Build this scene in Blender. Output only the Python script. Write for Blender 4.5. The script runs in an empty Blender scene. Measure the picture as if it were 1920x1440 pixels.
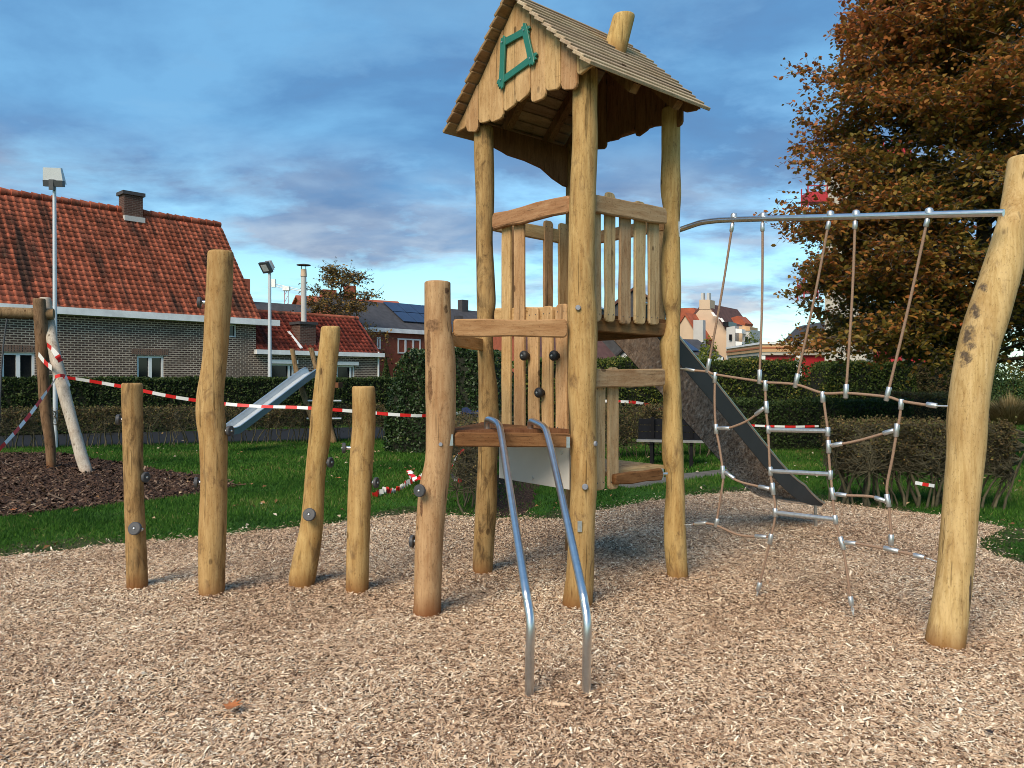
import bpy, math, random
import numpy as np
from mathutils import Vector, Matrix

random.seed(7)
RNG = np.random.default_rng(11)
sc = bpy.context.scene
COL = sc.collection
R = math.radians

# ------------------------------------------------------------------ camera
F_PX, HZ, EYE = 1442.0, 710.0, 1.6          # focal length in photo pixels, horizon row, eye height
PITCH = math.atan((720 - HZ) / F_PX)
cam = bpy.data.cameras.new('camera')
cam.sensor_width = 36.0
cam.lens = F_PX / 1920 * 36
cam.clip_end = 3000
cam_ob = bpy.data.objects.new('camera', cam)
COL.objects.link(cam_ob)
cam_ob.location = (0, 0, EYE)
cam_ob.rotation_euler = (math.pi / 2 - PITCH, 0, 0)
sc.camera = cam_ob

# ------------------------------------------------------------------ sky
SUN_EL, SUN_AZ = 42.0, 207.0                 # low soft sun behind the photographer's left shoulder
world = bpy.data.worlds.new('World')
sc.world = world
world.use_nodes = True


def build_sky():
    nt = world.node_tree
    nt.nodes.clear()
    n, l = nt.nodes, nt.links

    def math_(op, a, b=None, clamp=False):
        m = n.new('ShaderNodeMath'); m.operation = op; m.use_clamp = clamp
        for i, v in enumerate((a, b)):
            if v is None: continue
            if isinstance(v, (int, float)): m.inputs[i].default_value = v
            else: l.new(v, m.inputs[i])
        return m.outputs[0]

    def ramp(fac, stops):
        r = n.new('ShaderNodeValToRGB')
        e = r.color_ramp.elements
        while len(e) < len(stops): e.new(0.5)
        for i, (p, c) in enumerate(stops):
            e[i].position = p
            e[i].color = (c, c, c, 1) if isinstance(c, (int, float)) else (*c, 1)
        l.new(fac, r.inputs[0])
        return r.outputs[0]

    def mix(f, a, b, kind='MIX'):
        m = n.new('ShaderNodeMix'); m.data_type = 'RGBA'; m.blend_type = kind
        for i, v in ((0, f), (6, a), (7, b)):
            if isinstance(v, (int, float)): m.inputs[i].default_value = v
            elif isinstance(v, tuple): m.inputs[i].default_value = (*v, 1)
            else: l.new(v, m.inputs[i])
        return m.outputs[2]

    sky = n.new('ShaderNodeTexSky')
    sky.sky_type = 'NISHITA'; sky.sun_disc = False
    sky.sun_elevation = R(SUN_EL); sky.sun_rotation = R(SUN_AZ)
    sky.altitude = 10; sky.air_density = 1.0; sky.dust_density = 0.6; sky.ozone_density = 2.0
    tc = n.new('ShaderNodeTexCoord')
    sep = n.new('ShaderNodeSeparateXYZ'); l.new(tc.outputs['Generated'], sep.inputs[0])
    z = math_('MAXIMUM', sep.outputs[2], 0.0)
    den = math_('ADD', z, 0.16)
    cx = math_('DIVIDE', sep.outputs[0], den)
    cy = math_('DIVIDE', sep.outputs[1], den)
    com = n.new('ShaderNodeCombineXYZ'); l.new(cx, com.inputs[0]); l.new(cy, com.inputs[1])
    mp = n.new('ShaderNodeMapping'); l.new(com.outputs[0], mp.inputs[0])
    mp.inputs['Location'].default_value = (3.1, 7.7, 0)
    mp.inputs['Scale'].default_value = (0.85, 1.0, 1)

    def noise(scale, detail, rough, dist=0.0):
        t = n.new('ShaderNodeTexNoise'); l.new(mp.outputs[0], t.inputs['Vector'])
        t.inputs['Scale'].default_value = scale; t.inputs['Detail'].default_value = detail
        t.inputs['Roughness'].default_value = rough; t.inputs['Distortion'].default_value = dist
        return t.outputs[0]
    big = noise(0.95, 9, 0.56, 0.2)
    fine = noise(2.6, 8, 0.60, 0.25)
    cover = math_('ADD', big, math_('MULTIPLY', math_('SUBTRACT', fine, 0.5), 0.55))
    # the deck of cloud lies overhead and breaks up towards the horizon
    cover = math_('ADD', cover, ramp(z, [(0.03, 0.0), (0.12, 0.03), (0.19, 0.15), (0.34, 0.20)]))
    mask = ramp(cover, [(0.50, 0.0), (0.66, 1.0)])
    mask = math_('MULTIPLY', mask, SKY['cloud_max'])
    mid = noise(1.35, 8, 0.56, 0.25)
    body = ramp(mid, [(0.34, SKY['cloud_dark']), (0.50, SKY['cloud_mid']), (0.64, SKY['cloud_light'])])
    wisp = noise(3.0, 6, 0.55, 0.15)
    body = mix(ramp(wisp, [(0.52, 0.0), (0.78, 0.55)]), body, SKY['cloud_light'])
    lo = math_('MULTIPLY', ramp(z, [(0.05, 1.0), (0.30, 0.0)]), ramp(wisp, [(0.36, 0.15), (0.66, 1.0)]))
    body = mix(lo, body, SKY['cloud_low'])
    bg_sky = n.new('ShaderNodeBackground')
    tint = mix(1.0, sky.outputs[0], SKY['tint'], 'MULTIPLY')
    l.new(tint, bg_sky.inputs[0]); bg_sky.inputs[1].default_value = SKY['strength']
    bg_cl = n.new('ShaderNodeBackground'); l.new(body, bg_cl.inputs[0]); bg_cl.inputs[1].default_value = SKY['cloud_strength']
    ms = n.new('ShaderNodeMixShader')
    l.new(mask, ms.inputs[0]); l.new(bg_sky.outputs[0], ms.inputs[1]); l.new(bg_cl.outputs[0], ms.inputs[2])
    out = n.new('ShaderNodeOutputWorld'); l.new(ms.outputs[0], out.inputs[0])


SKY = dict(strength=0.14, tint=(0.80, 1.04, 1.0), cloud_max=0.95, cloud_strength=1.0,
           cloud_dark=(0.088, 0.172, 0.335), cloud_mid=(0.090, 0.228, 0.440), cloud_light=(0.145, 0.350, 0.590),
           cloud_low=(0.54, 0.56, 0.58))
build_sky()
sun = bpy.data.lights.new('sun', 'SUN')
sun.energy = 3.4; sun.angle = R(34); sun.color = (1.0, 0.86, 0.68)
sun_ob = bpy.data.objects.new('sun', sun); COL.objects.link(sun_ob)
_sd = Vector((math.sin(R(SUN_AZ)) * math.cos(R(SUN_EL)), math.cos(R(SUN_AZ)) * math.cos(R(SUN_EL)), math.sin(R(SUN_EL))))
sun_ob.rotation_euler = _sd.to_track_quat('Z', 'Y').to_euler()
sun_ob.location = _sd * 40
vs = sc.view_settings
vs.view_transform = 'Standard'; vs.look = 'None'; vs.gamma = 1.0; vs.exposure = 0.45; vs.use_curve_mapping = False
sc.cycles.max_bounces = 6
sc.cycles.use_denoising = True
sc.cycles.filter_width = 0.95

# ------------------------------------------------------------------ pixel -> place
_cp, _sp = math.cos(PITCH), math.sin(PITCH)


def ray(px, py):
    a, b = (px - 960) / F_PX, -(py - 720) / F_PX
    return Vector((a, _cp + b * _sp, -_sp + b * _cp))


def at(px, py, d):
    r = ray(px, py)
    return Vector((0, 0, EYE)) + r * (d / r.y)


def gnd(px, py, z=0.0):
    r = ray(px, py)
    return Vector((0, 0, EYE)) + r * ((z - EYE) / r.z)


def onplane(px, py, p0, h, off=0.0):
    """hit of the view ray with the vertical plane through p0 along horizontal h, shifted by off to the camera side"""
    nrm = Vector((h.y, -h.x, 0)).normalized()
    if nrm.y > 0: nrm = -nrm
    q = Vector((p0[0], p0[1], 0)) + nrm * off
    r = ray(px, py)
    t = (q - Vector((0, 0, EYE))).dot(nrm) / r.dot(nrm)
    return Vector((0, 0, EYE)) + r * t


# ------------------------------------------------------------------ object helpers
def finish(o, parent=None, label=None, cat=None, group=None, kind=None):
    if parent is not None: o.parent = parent
    if label: o['label'] = label
    if cat: o['category'] = cat
    if group: o['group'] = group
    if kind: o['kind'] = kind
    return o


def world_of(o):
    m = o.matrix_basis.copy()
    p = o.parent
    while p is not None:
        m = p.matrix_basis @ m
        p = p.parent
    return m


def thing(name, loc, label, cat, group=None):
    o = bpy.data.objects.new(name, None)
    COL.objects.link(o)
    o.empty_display_size = 0.2
    o.location = loc
    return finish(o, None, label, cat, group)


def add(name, me, mat, parent=None, matrix=None, smooth=False, **kw):
    """link a mesh; matrix is its WORLD placement"""
    mats = mat if isinstance(mat, (list, tuple)) else [mat]
    if not me.materials:
        for m in mats: me.materials.append(m)
    if smooth is True:
        me.polygons.foreach_set('use_smooth', np.ones(len(me.polygons), dtype=bool))
    o = bpy.data.objects.new(name, me)
    COL.objects.link(o)
    mw = matrix if matrix is not None else Matrix.Identity(4)
    if parent is not None:
        o.parent = parent
        mw = world_of(parent).inverted() @ mw
    o.matrix_basis = mw
    return finish(o, None, **kw)


def pyd(name, v, f):
    me = bpy.data.meshes.new(name)
    me.from_pydata([tuple(x) for x in v], [], f)
    me.update()
    return me


class MB:
    """collects polygons of one piece"""
    def __init__(s): s.v, s.f, s.m, s.sm = [], [], [], []

    def poly(s, pts, faces, mi=0, smooth=False):
        b = len(s.v)
        s.v += [tuple(p) for p in pts]
        for f in faces:
            s.f.append([b + i for i in f]); s.m.append(mi); s.sm.append(smooth)

    def box(s, c, size, ax=None, mi=0):
        """c centre, size (x,y,z), ax = 3 axes"""
        X, Y, Z = ax or (Vector((1, 0, 0)), Vector((0, 1, 0)), Vector((0, 0, 1)))
        c = Vector(c); hx, hy, hz = (k / 2 for k in size)
        p = [c + X * a * hx + Y * b * hy + Z * d * hz for a, b, d in
             ((-1, -1, -1), (1, -1, -1), (1, 1, -1), (-1, 1, -1), (-1, -1, 1), (1, -1, 1), (1, 1, 1), (-1, 1, 1))]
        s.poly(p, [(3, 2, 1, 0), (4, 5, 6, 7), (0, 1, 5, 4), (1, 2, 6, 5), (2, 3, 7, 6), (3, 0, 4, 7)], mi)

    def beam(s, a, b, w, h, up=Vector((0, 0, 1)), mi=0):
        a, b = Vector(a), Vector(b)
        X = (b - a); L = X.length; X.normalize()
        Y = up.cross(X).normalized(); Z = X.cross(Y)
        s.box((a + b) / 2, (L, w, h), (X, Y, Z), mi)

    def tube(s, pts, rad, seg=10, cap=True, mi=0):
        pts = [Vector(p) for p in pts]
        n = len(pts)
        rr = rad if isinstance(rad, (list, tuple)) else [rad] * n
        t0 = (pts[1] - pts[0]).normalized()
        X = t0.orthogonal().normalized()
        vs, fs = [], []
        for i in range(n):
            if i == 0: t = pts[1] - pts[0]
            elif i == n - 1: t = pts[-1] - pts[-2]
            else: t = (pts[i + 1] - pts[i]).normalized() + (pts[i] - pts[i - 1]).normalized()
            t.normalize()
            X = (X - t * X.dot(t)).normalized(); Y = t.cross(X)
            for k in range(seg):
                a = 2 * math.pi * k / seg
                vs.append(pts[i] + (X * math.cos(a) + Y * math.sin(a)) * rr[i])
        for i in range(n - 1):
            for k in range(seg):
                k2 = (k + 1) % seg
                fs.append((i * seg + k, i * seg + k2, (i + 1) * seg + k2, (i + 1) * seg + k))
        s.poly(vs, fs, mi, True)
        if cap:
            s.poly(vs[:seg], [tuple(range(seg - 1, -1, -1))], mi)
            s.poly(vs[-seg:], [tuple(range(seg))], mi)

    def lathe(s, c, ax, prof, seg=20, mi=0, smooth=True):
        """prof: (distance along axis, radius)"""
        c, ax = Vector(c), Vector(ax).normalized()
        X = ax.orthogonal().normalized(); Y = ax.cross(X)
        vs, fs = [], []
        for (h, r) in prof:
            for k in range(seg):
                a = 2 * math.pi * k / seg
                vs.append(c + ax * h + (X * math.cos(a) + Y * math.sin(a)) * r)
        for i in range(len(prof) - 1):
            for k in range(seg):
                k2 = (k + 1) % seg
                fs.append((i * seg + k, i * seg + k2, (i + 1) * seg + k2, (i + 1) * seg + k))
        s.poly(vs, fs, mi, smooth)
        s.poly(vs[:seg], [tuple(range(seg - 1, -1, -1))], mi)
        s.poly(vs[-seg:], [tuple(range(seg))], mi)

    def prism(s, outline, X, Z, Y, o, th, mi=0):
        """outline (x,z) polygon extruded th along Y from origin o"""
        n = len(outline); o = Vector(o)
        a = [o + X * x + Z * z for x, z in outline]
        b = [p + Y * th for p in a]
        s.poly(a + b, [tuple(range(n)), tuple(range(2 * n - 1, n - 1, -1))] +
               [(i, n + i, n + (i + 1) % n, (i + 1) % n) for i in range(n)], mi)

    def build(s, name, mat, parent=None, org=None, **kw):
        o = Vector(org) if org is not None else (world_of(parent).translation if parent is not None else Vector((0, 0, 0)))
        me = pyd(name, [Vector(p) - o for p in s.v], s.f)
        mats = mat if isinstance(mat, (list, tuple)) else [mat]
        for m in mats: me.materials.append(m)
        me.polygons.foreach_set('material_index', s.m)
        me.polygons.foreach_set('use_smooth', s.sm)
        return add(name, me, mats, parent, Matrix.Translation(o), **kw)


def catmull(pts, per):
    pts = [np.array(p, float) for p in pts]
    P = [2 * pts[0] - pts[1]] + pts + [2 * pts[-1] - pts[-2]]
    out = []
    for i in range(1, len(P) - 2):
        p0, p1, p2, p3 = P[i - 1], P[i], P[i + 1], P[i + 2]
        for k in range(per):
            t = k / per
            out.append(0.5 * ((2 * p1) + (-p0 + p2) * t + (2 * p0 - 5 * p1 + 4 * p2 - p3) * t * t + (-p0 + 3 * p1 - 3 * p2 + p3) * t ** 3))
    out.append(pts[-1])
    return out


def vnoise(seed):
    r = random.Random(seed)
    ph = [(r.uniform(0, 6.28), r.uniform(0, 6.28), r.uniform(.6, 1.4)) for _ in range(4)]
    def f(a, z):
        return (math.sin(2 * a + ph[0][0] + 3.1 * ph[0][2] * z) + .7 * math.sin(3 * a + ph[1][0] - 5.3 * ph[1][2] * z)
                + .45 * math.sin(5 * a + ph[2][0] + 11 * z * ph[2][2]) + .4 * math.sin(ph[3][0] + 17 * z * ph[3][2] + a)) / 2.5
    return f


def log_post(name, pts, mat, parent=None, seg=18, rough=0.045, sink=0.12, chamfer=0.02, seed=1, **kw):
    """a debarked trunk: pts = (x,y,z,r) from the ground up"""
    p = [np.array(q, float) for q in pts]
    base = p[0].copy(); base[2] -= sink
    ring = catmull([base] + p, 5)
    top = ring[-1].copy(); d = ring[-1] - ring[-2]; d = d[:3] / np.linalg.norm(d[:3])
    last = ring[-1].copy(); last[:3] -= d * chamfer
    ring = [q for q in ring[:-1] if np.dot(q[:3] - last[:3], d) < -0.005] + [last]
    t1 = top.copy(); t1[:3] = last[:3] + d * chamfer * .6; t1[3] = last[3] * .965
    t2 = top.copy(); t2[3] = last[3] * .86
    ring += [t1, t2]
    org = Vector(p[0][:3])
    f = vnoise(seed)
    vs, fs = [], []
    n = len(ring)
    for i, q in enumerate(ring):
        for k in range(seg):
            a = 2 * math.pi * k / seg
            rr = q[3] * (1 + rough * f(a, q[2]))
            vs.append((q[0] + math.cos(a) * rr - org.x, q[1] + math.sin(a) * rr - org.y, q[2] - org.z))
    for i in range(n - 1):
        for k in range(seg):
            k2 = (k + 1) % seg
            fs.append((i * seg + k, i * seg + k2, (i + 1) * seg + k2, (i + 1) * seg + k))
    fs.append(tuple((n - 1) * seg + k for k in range(seg)))
    me = pyd(name, vs, fs)
    sm = np.ones(len(fs), bool); sm[-1] = False
    me.polygons.foreach_set('use_smooth', sm)
    return add(name, me, mat, parent, Matrix.Translation(org), **kw)


def px_path(rows, d):
    """rows (py, left px, right px[, depth]) from the top down -> (x,y,z,r) from the ground up"""
    out = []
    for r in reversed(rows):
        dd = r[3] if len(r) > 3 else d
        c = at((r[1] + r[2]) / 2, r[0], dd)
        out.append((c.x, c.y, c.z, (r[2] - r[1]) / 2 * dd / F_PX))
    return out


def ground_path(rows, d):
    p = px_path(rows, d)
    x, y, z, r = p[0]
    p[0] = (x, y, 0.0, r)
    return p


def plank(name, outline, org, X, Z, th, mat, parent, bev=0.006, **kw):
    """an outline (x along X, z along Z) with thickness th centred on org's plane and eased edges"""
    X, Z = X.normalized(), Z.normalized()
    Y = Z.cross(X)
    n = len(outline)
    cx = sum(p[0] for p in outline) / n; cz = sum(p[1] for p in outline) / n
    v, f = [], []
    def inset(p):
        dx, dz = p[0] - cx, p[1] - cz
        return (p[0] - math.copysign(min(bev, abs(dx)), dx), p[1] - math.copysign(min(bev, abs(dz)), dz))
    for yy, ins in ((-th / 2, 1), (-th / 2 + bev, 0), (th / 2 - bev, 0), (th / 2, 1)):
        for p in outline:
            q = inset(p) if ins else p
            v.append((q[0], yy, q[1]))
    for k in range(3):
        for i in range(n):
            j = (i + 1) % n
            f.append((k * n + i, k * n + j, (k + 1) * n + j, (k + 1) * n + i))
    f.append(tuple(range(n - 1, -1, -1))); f.append(tuple(3 * n + i for i in range(n)))
    me = pyd(name, v, f)
    M = Matrix((( X.x, Y.x, Z.x, org[0]), (X.y, Y.y, Z.y, org[1]), (X.z, Y.z, Z.z, org[2]), (0, 0, 0, 1)))
    return add(name, me, mat, parent, M, **kw)


def board(name, a, b, w, th, face, mat, parent, wav=0.003, rnd=0.02, seed=None, **kw):
    """a sawn board from a to b (its local Z), width w, wide face looking along 'face'"""
    a, b = Vector(a), Vector(b)
    Z = (b - a); L = Z.length; Z.normalize()
    Y = (Vector(face) - Z * Vector(face).dot(Z)).normalized()
    X = Y.cross(Z)
    rg = random.Random(seed if seed is not None else random.random())
    h = w / 2
    rnd = min(rnd, h * .8)
    m = max(2, int(L / .18))
    o = []
    sk = rg.uniform(-1, 1) * wav * 1.5
    for i in range(m + 1):
        t = rnd + (L - 2 * rnd) * i / m
        o.append((h + rg.uniform(-wav, wav) + sk * (t / L - .5), t))
    o += [(h - rnd * .3, L - rnd * .3), (h - rnd, L), (-h + rnd, L), (-h + rnd * .3, L - rnd * .3)]
    for i in range(m, -1, -1):
        t = rnd + (L - 2 * rnd) * i / m
        o.append((-h + rg.uniform(-wav, wav) + sk * (t / L - .5), t))
    o += [(-h + rnd * .3, rnd * .3), (-h + rnd, 0), (h - rnd, 0), (h - rnd * .3, rnd * .3)]
    return plank(name, o, a, X, Z, th, mat, parent, **kw)


def np_mesh(name, V, faces_per, idx, tint=None):
    """V (n*k,3) points of n alike pieces, idx list of faces (tuples into k)"""
    k = faces_per
    n = len(V) // k
    base = (np.arange(n) * k)[:, None]
    loops, sizes = [], [len(f) for f in idx]
    allf = np.concatenate([np.array(f) for f in idx])
    L = (base + allf[None, :]).ravel()
    sz = np.tile(np.array(sizes), n)
    st = np.concatenate([[0], np.cumsum(sz)[:-1]])
    me = bpy.data.meshes.new(name)
    me.vertices.add(len(V)); me.vertices.foreach_set('co', np.ascontiguousarray(V, dtype=np.float32).ravel())
    me.loops.add(len(L)); me.loops.foreach_set('vertex_index', L.astype(np.int32))
    me.polygons.add(len(sz)); me.polygons.foreach_set('loop_start', st.astype(np.int32))
    me.update(calc_edges=True)
    if tint is not None:
        at_ = me.attributes.new('tint', 'FLOAT', 'FACE')
        at_.data.foreach_set('value', np.repeat(tint, len(idx)).astype(np.float32))
    return me


def rand_frames(n, rng, flat=None):
    """random orthonormal frames; flat = spread of the normal about +Z (None: any direction)"""
    if flat is None:
        nz = rng.normal(size=(n, 3))
    else:
        nz = np.stack([rng.normal(0, flat, n), rng.normal(0, flat, n), np.ones(n)], 1)
    nz /= np.linalg.norm(nz, axis=1)[:, None]
    t = rng.normal(size=(n, 3))
    t -= nz * (t * nz).sum(1)[:, None]
    t /= np.linalg.norm(t, axis=1)[:, None]
    b = np.cross(nz, t)
    return t, b, nz


def leaf_mesh(name, P, size, rng, tint, aspect=0.6, frames=None, six=False, fold=0.12):
    n = len(P)
    t, b, nz = frames if frames is not None else rand_frames(n, rng)
    s = (size * rng.uniform(.7, 1.25, n))[:, None]
    w = s * aspect * .5
    if six:
        pts = [P - t * s * .5, P - t * s * .22 + b * w * .85 + nz * s * fold, P + t * s * .15 + b * w + nz * s * fold, P + t * s * .5,
               P + t * s * .15 - b * w + nz * s * fold, P - t * s * .22 - b * w * .85 + nz * s * fold]
        V = np.stack(pts, 1).reshape(-1, 3)
        return np_mesh(name, V, 6, [(0, 1, 2, 3), (0, 3, 4, 5)], tint)
    pts = [P - t * s * .5, P + b * w + nz * s * fold, P + t * s * .5, P - b * w + nz * s * fold]
    V = np.stack(pts, 1).reshape(-1, 3)
    return np_mesh(name, V, 4, [(0, 1, 2), (0, 2, 3)], tint)


def in_poly(x, y, poly):
    inside = np.zeros(len(x), bool)
    j = len(poly) - 1
    for i in range(len(poly)):
        xi, yi, xj, yj = poly[i][0], poly[i][1], poly[j][0], poly[j][1]
        c = ((yi > y) != (yj > y)) & (x < (xj - xi) * (y - yi) / (yj - yi + 1e-12) + xi)
        inside ^= c
        j = i
    return inside


# ------------------------------------------------------------------ materials
class NT:
    def __init__(s, name):
        s.m = bpy.data.materials.new(name); s.m.use_nodes = True
        s.nt = s.m.node_tree; s.b = s.nt.nodes['Principled BSDF']

    def n(s, t, **kw):
        x = s.nt.nodes.new('ShaderNode' + t)
        for k, v in kw.items():
            if k in x.inputs: s.put(x.inputs[k], v)
            else: setattr(x, k, v)
        return x

    def put(s, sock, v):
        if isinstance(v, bpy.types.NodeSocket): s.nt.links.new(v, sock)
        elif isinstance(v, tuple) and len(v) == 3 and sock.type == 'RGBA': sock.default_value = (*v, 1)
        else: sock.default_value = v

    def math(s, op, a, b=0.0, clamp=False):
        x = s.n('Math', operation=op, use_clamp=clamp)
        s.put(x.inputs[0], a); s.put(x.inputs[1], b)
        return x.outputs[0]

    def coords(s, scale=(1, 1, 1), jitter=30.0, kind='Object'):
        tc = s.n('TexCoord')
        v = tc.outputs[kind]
        if jitter:
            oi = s.n('ObjectInfo')
            mu = s.math('MULTIPLY', oi.outputs['Random'], jitter)
            va = s.n('VectorMath', operation='ADD'); s.put(va.inputs[0], v); s.put(va.inputs[1], mu); v = va.outputs[0]
        mp = s.n('Mapping'); s.put(mp.inputs[0], v); mp.inputs['Scale'].default_value = scale
        return mp.outputs[0]

    def noise(s, vec, scale, detail=4, rough=.55, dist=0.0):
        x = s.n('TexNoise', Scale=scale, Detail=detail, Roughness=rough, Distortion=dist); s.put(x.inputs['Vector'], vec)
        return x.outputs[0]

    def ramp(s, fac, stops, interp='LINEAR'):
        x = s.n('ValToRGB'); x.color_ramp.interpolation = interp
        e = x.color_ramp.elements
        while len(e) < len(stops): e.new(.5)
        for i, (p, c) in enumerate(stops):
            e[i].position = p; e[i].color = (c, c, c, 1) if isinstance(c, (int, float)) else (*c, 1)
        s.put(x.inputs[0], fac)
        return x.outputs[0]

    def mix(s, f, a, b, kind='MIX'):
        x = s.n('Mix', data_type='RGBA', blend_type=kind)
        s.put(x.inputs[0], f); s.put(x.inputs[6], a); s.put(x.inputs[7], b)
        return x.outputs[2]

    def bump(s, h, strength=.3, dist=.01):
        x = s.n('Bump', Strength=strength, Distance=dist); s.put(x.inputs['Height'], h)
        s.put(s.b.inputs['Normal'], x.outputs[0])

    def out(s, color=None, rough=None, metal=None, **kw):
        if color is not None: s.put(s.b.inputs['Base Color'], color)
        if rough is not None: s.put(s.b.inputs['Roughness'], rough)
        if metal is not None: s.put(s.b.inputs['Metallic'], metal)
        for k, v in kw.items(): s.put(s.b.inputs[k.replace('_', ' ')], v)
        return s.m


def m_wood(name, c_lo, c_mid, c_hi, stain=(.10, .06, .03), stain_at=.60, grain=1.0, rough=.7, knots=True, foot=0.0, grey=0.0, scars=()):
    s = NT(name)
    v = s.coords((1, 1, .07 * grain))
    g = s.noise(v, 64, 6, .66, .5)
    col = s.ramp(g, [(.28, c_lo), (.5, c_mid), (.72, c_hi)])
    v2 = s.coords((1, 1, .42))
    big = s.noise(v2, 4.5, 5, .62, .4)
    col = s.mix(s.ramp(big, [(.40, .0), (.70, .68)]), col, (c_mid[0] * .62, c_mid[1] * .50, c_mid[2] * .42))
    blot = s.noise(v2, 10.5, 6, .68, .8)
    m = s.ramp(blot, [(stain_at - .03, 0.0), (stain_at + .10, .85)])
    col = s.mix(m, col, stain)
    # fine drying marks and scratches across the grain
    v3 = s.coords((.5, .5, 3.2))
    sc_ = s.noise(v3, 16, 3, .6, 1.4)
    col = s.mix(s.ramp(sc_, [(.66, 0.0), (.72, .35)]), col, tuple(k * .4 for k in c_lo))
    if knots:
        vo = s.n('TexVoronoi', Scale=5.5, feature='F1'); s.put(vo.inputs['Vector'], s.coords((1, 1, .6)))
        k = s.ramp(vo.outputs['Distance'], [(.075, 1.0), (.105, 0.0)])
        col = s.mix(s.math('MULTIPLY', k, .75), col, (.055, .028, .014))
    ck = s.noise(s.coords((1, 1, .035)), 30, 2, .5, .2)          # drying cracks along the grain
    col = s.mix(s.ramp(ck, [(.665, 0.0), (.685, .75)]), col, tuple(k * .3 for k in c_lo))
    if grey:
        gr = s.ramp(s.noise(v2, 3.0, 4, .6), [(.35, 0.0), (.65, 1.0)])
        col = s.mix(s.math('MULTIPLY', gr, grey), col, (.36, .33, .29))
    sp = s.noise(s.coords((1, 1, .5)), 95, 4, .7)                # dirt specks and fine mottling
    col = s.mix(s.ramp(sp, [(.56, 0.0), (.66, .55)]), col, tuple(k * .35 for k in c_lo))
    md = s.noise(s.coords((1, 1, .22)), 17, 5, .7, .5)
    col = s.mix(s.ramp(md, [(.36, .42), (.56, 0.0)]), col, tuple(min(1, k * 1.12) for k in c_hi))
    for (sx, sy, sz, rx, rz, cc) in scars:                       # bark left on and bruises, each with its own place
        tc = s.n('TexCoord')
        sb = s.n('VectorMath', operation='SUBTRACT'); s.put(sb.inputs[0], tc.outputs['Object']); sb.inputs[1].default_value = (sx, sy, sz)
        mu = s.n('VectorMath', operation='MULTIPLY'); s.put(mu.inputs[0], sb.outputs[0]); mu.inputs[1].default_value = (1 / rx, 1 / .09, 1 / rz)
        le = s.n('VectorMath', operation='LENGTH'); s.put(le.inputs[0], mu.outputs[0])
        dd = s.math('ADD', le.outputs['Value'], s.math('MULTIPLY', s.math('SUBTRACT', s.noise(tc.outputs['Object'], 26, 5, .7), .5), 1.5))
        cm = s.ramp(s.noise(tc.outputs['Object'], 60, 4, .7), [(.35, tuple(k * .55 for k in cc)), (.65, tuple(k * 1.5 for k in cc))])
        col = s.mix(s.ramp(dd, [(.72, .92), (1.0, 0.0)]), col, cm)
    if foot:                                     # wet, stained foot of the post (object origin is at the ground)
        tc = s.n('TexCoord'); se = s.n('SeparateXYZ'); s.put(se.inputs[0], tc.outputs['Object'])
        hgt = s.math('ADD', se.outputs[2], s.math('MULTIPLY', s.noise(v2, 6, 3), .16))
        col = s.mix(s.ramp(hgt, [(.07, foot), (.22, 0.0)]), col, (.20, .085, .030))
    oi = s.n('ObjectInfo')
    hv = s.n('HueSaturation'); s.put(hv.inputs['Color'], col)
    s.put(hv.inputs['Value'], s.math('ADD', s.math('MULTIPLY', oi.outputs['Random'], .22), .89))
    s.put(hv.inputs['Hue'], s.math('ADD', s.math('MULTIPLY', oi.outputs['Random'], .016), .492))
    s.bump(s.math('ADD', g, s.math('MULTIPLY', blot, .6)), .35, .006)
    return s.out(hv.outputs[0], .92, Specular_IOR_Level=.08)


def m_plain(name, c, rough=.6, metal=0.0, var=.15, scale=6, bump=0.0, spec=.4):
    s = NT(name)
    v = s.coords()
    nz = s.noise(v, scale, 5, .6)
    col = s.ramp(nz, [(.3, tuple(k * (1 - var) for k in c)), (.7, tuple(min(1, k * (1 + var)) for k in c))])
    if bump: s.bump(nz, bump, .01)
    return s.out(col, rough, metal, Specular_IOR_Level=spec)


def m_leaf(name, stops, rough=.6, trans=.25, spec=.2):
    s = NT(name)
    a = s.n('Attribute', attribute_name='tint')
    col = s.ramp(a.outputs['Fac'], stops)
    s.out(col, rough, Specular_IOR_Level=spec)
    if trans:
        tr = s.n('BsdfTranslucent'); s.put(tr.inputs['Color'], col)
        mx = s.n('MixShader'); mx.inputs[0].default_value = trans
        s.nt.links.new(s.b.outputs[0], mx.inputs[1]); s.nt.links.new(tr.outputs[0], mx.inputs[2])
        s.nt.links.new(mx.outputs[0], s.nt.nodes['Material Output'].inputs[0])
    return s.m


def m_brick(name, c1, c2, mortar, bw=.21, bh=.065, ms=.010, rough=.85):
    """uses the UV map, laid out in metres"""
    s = NT(name)
    tc = s.n('TexCoord')
    b = s.n('TexBrick', Color1=c1, Color2=c2, Mortar=mortar, Scale=1.0)
    b.inputs['Brick Width'].default_value = bw; b.inputs['Row Height'].default_value = bh
    b.inputs['Mortar Size'].default_value = ms; b.inputs['Mortar Smooth'].default_value = .15; b.inputs['Bias'].default_value = 0.0
    s.put(b.inputs['Vector'], tc.outputs['UV'])
    nz = s.noise(tc.outputs['UV'], 1.3, 5, .6)
    col = s.mix(s.ramp(nz, [(.4, 0.0), (.75, .45)]), b.outputs[0], tuple(k * .45 for k in c1))
    s.bump(s.math('MULTIPLY', b.outputs['Fac'], -1.0), .5, .008)
    return s.out(col, rough, Specular_IOR_Level=.2)


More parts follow.
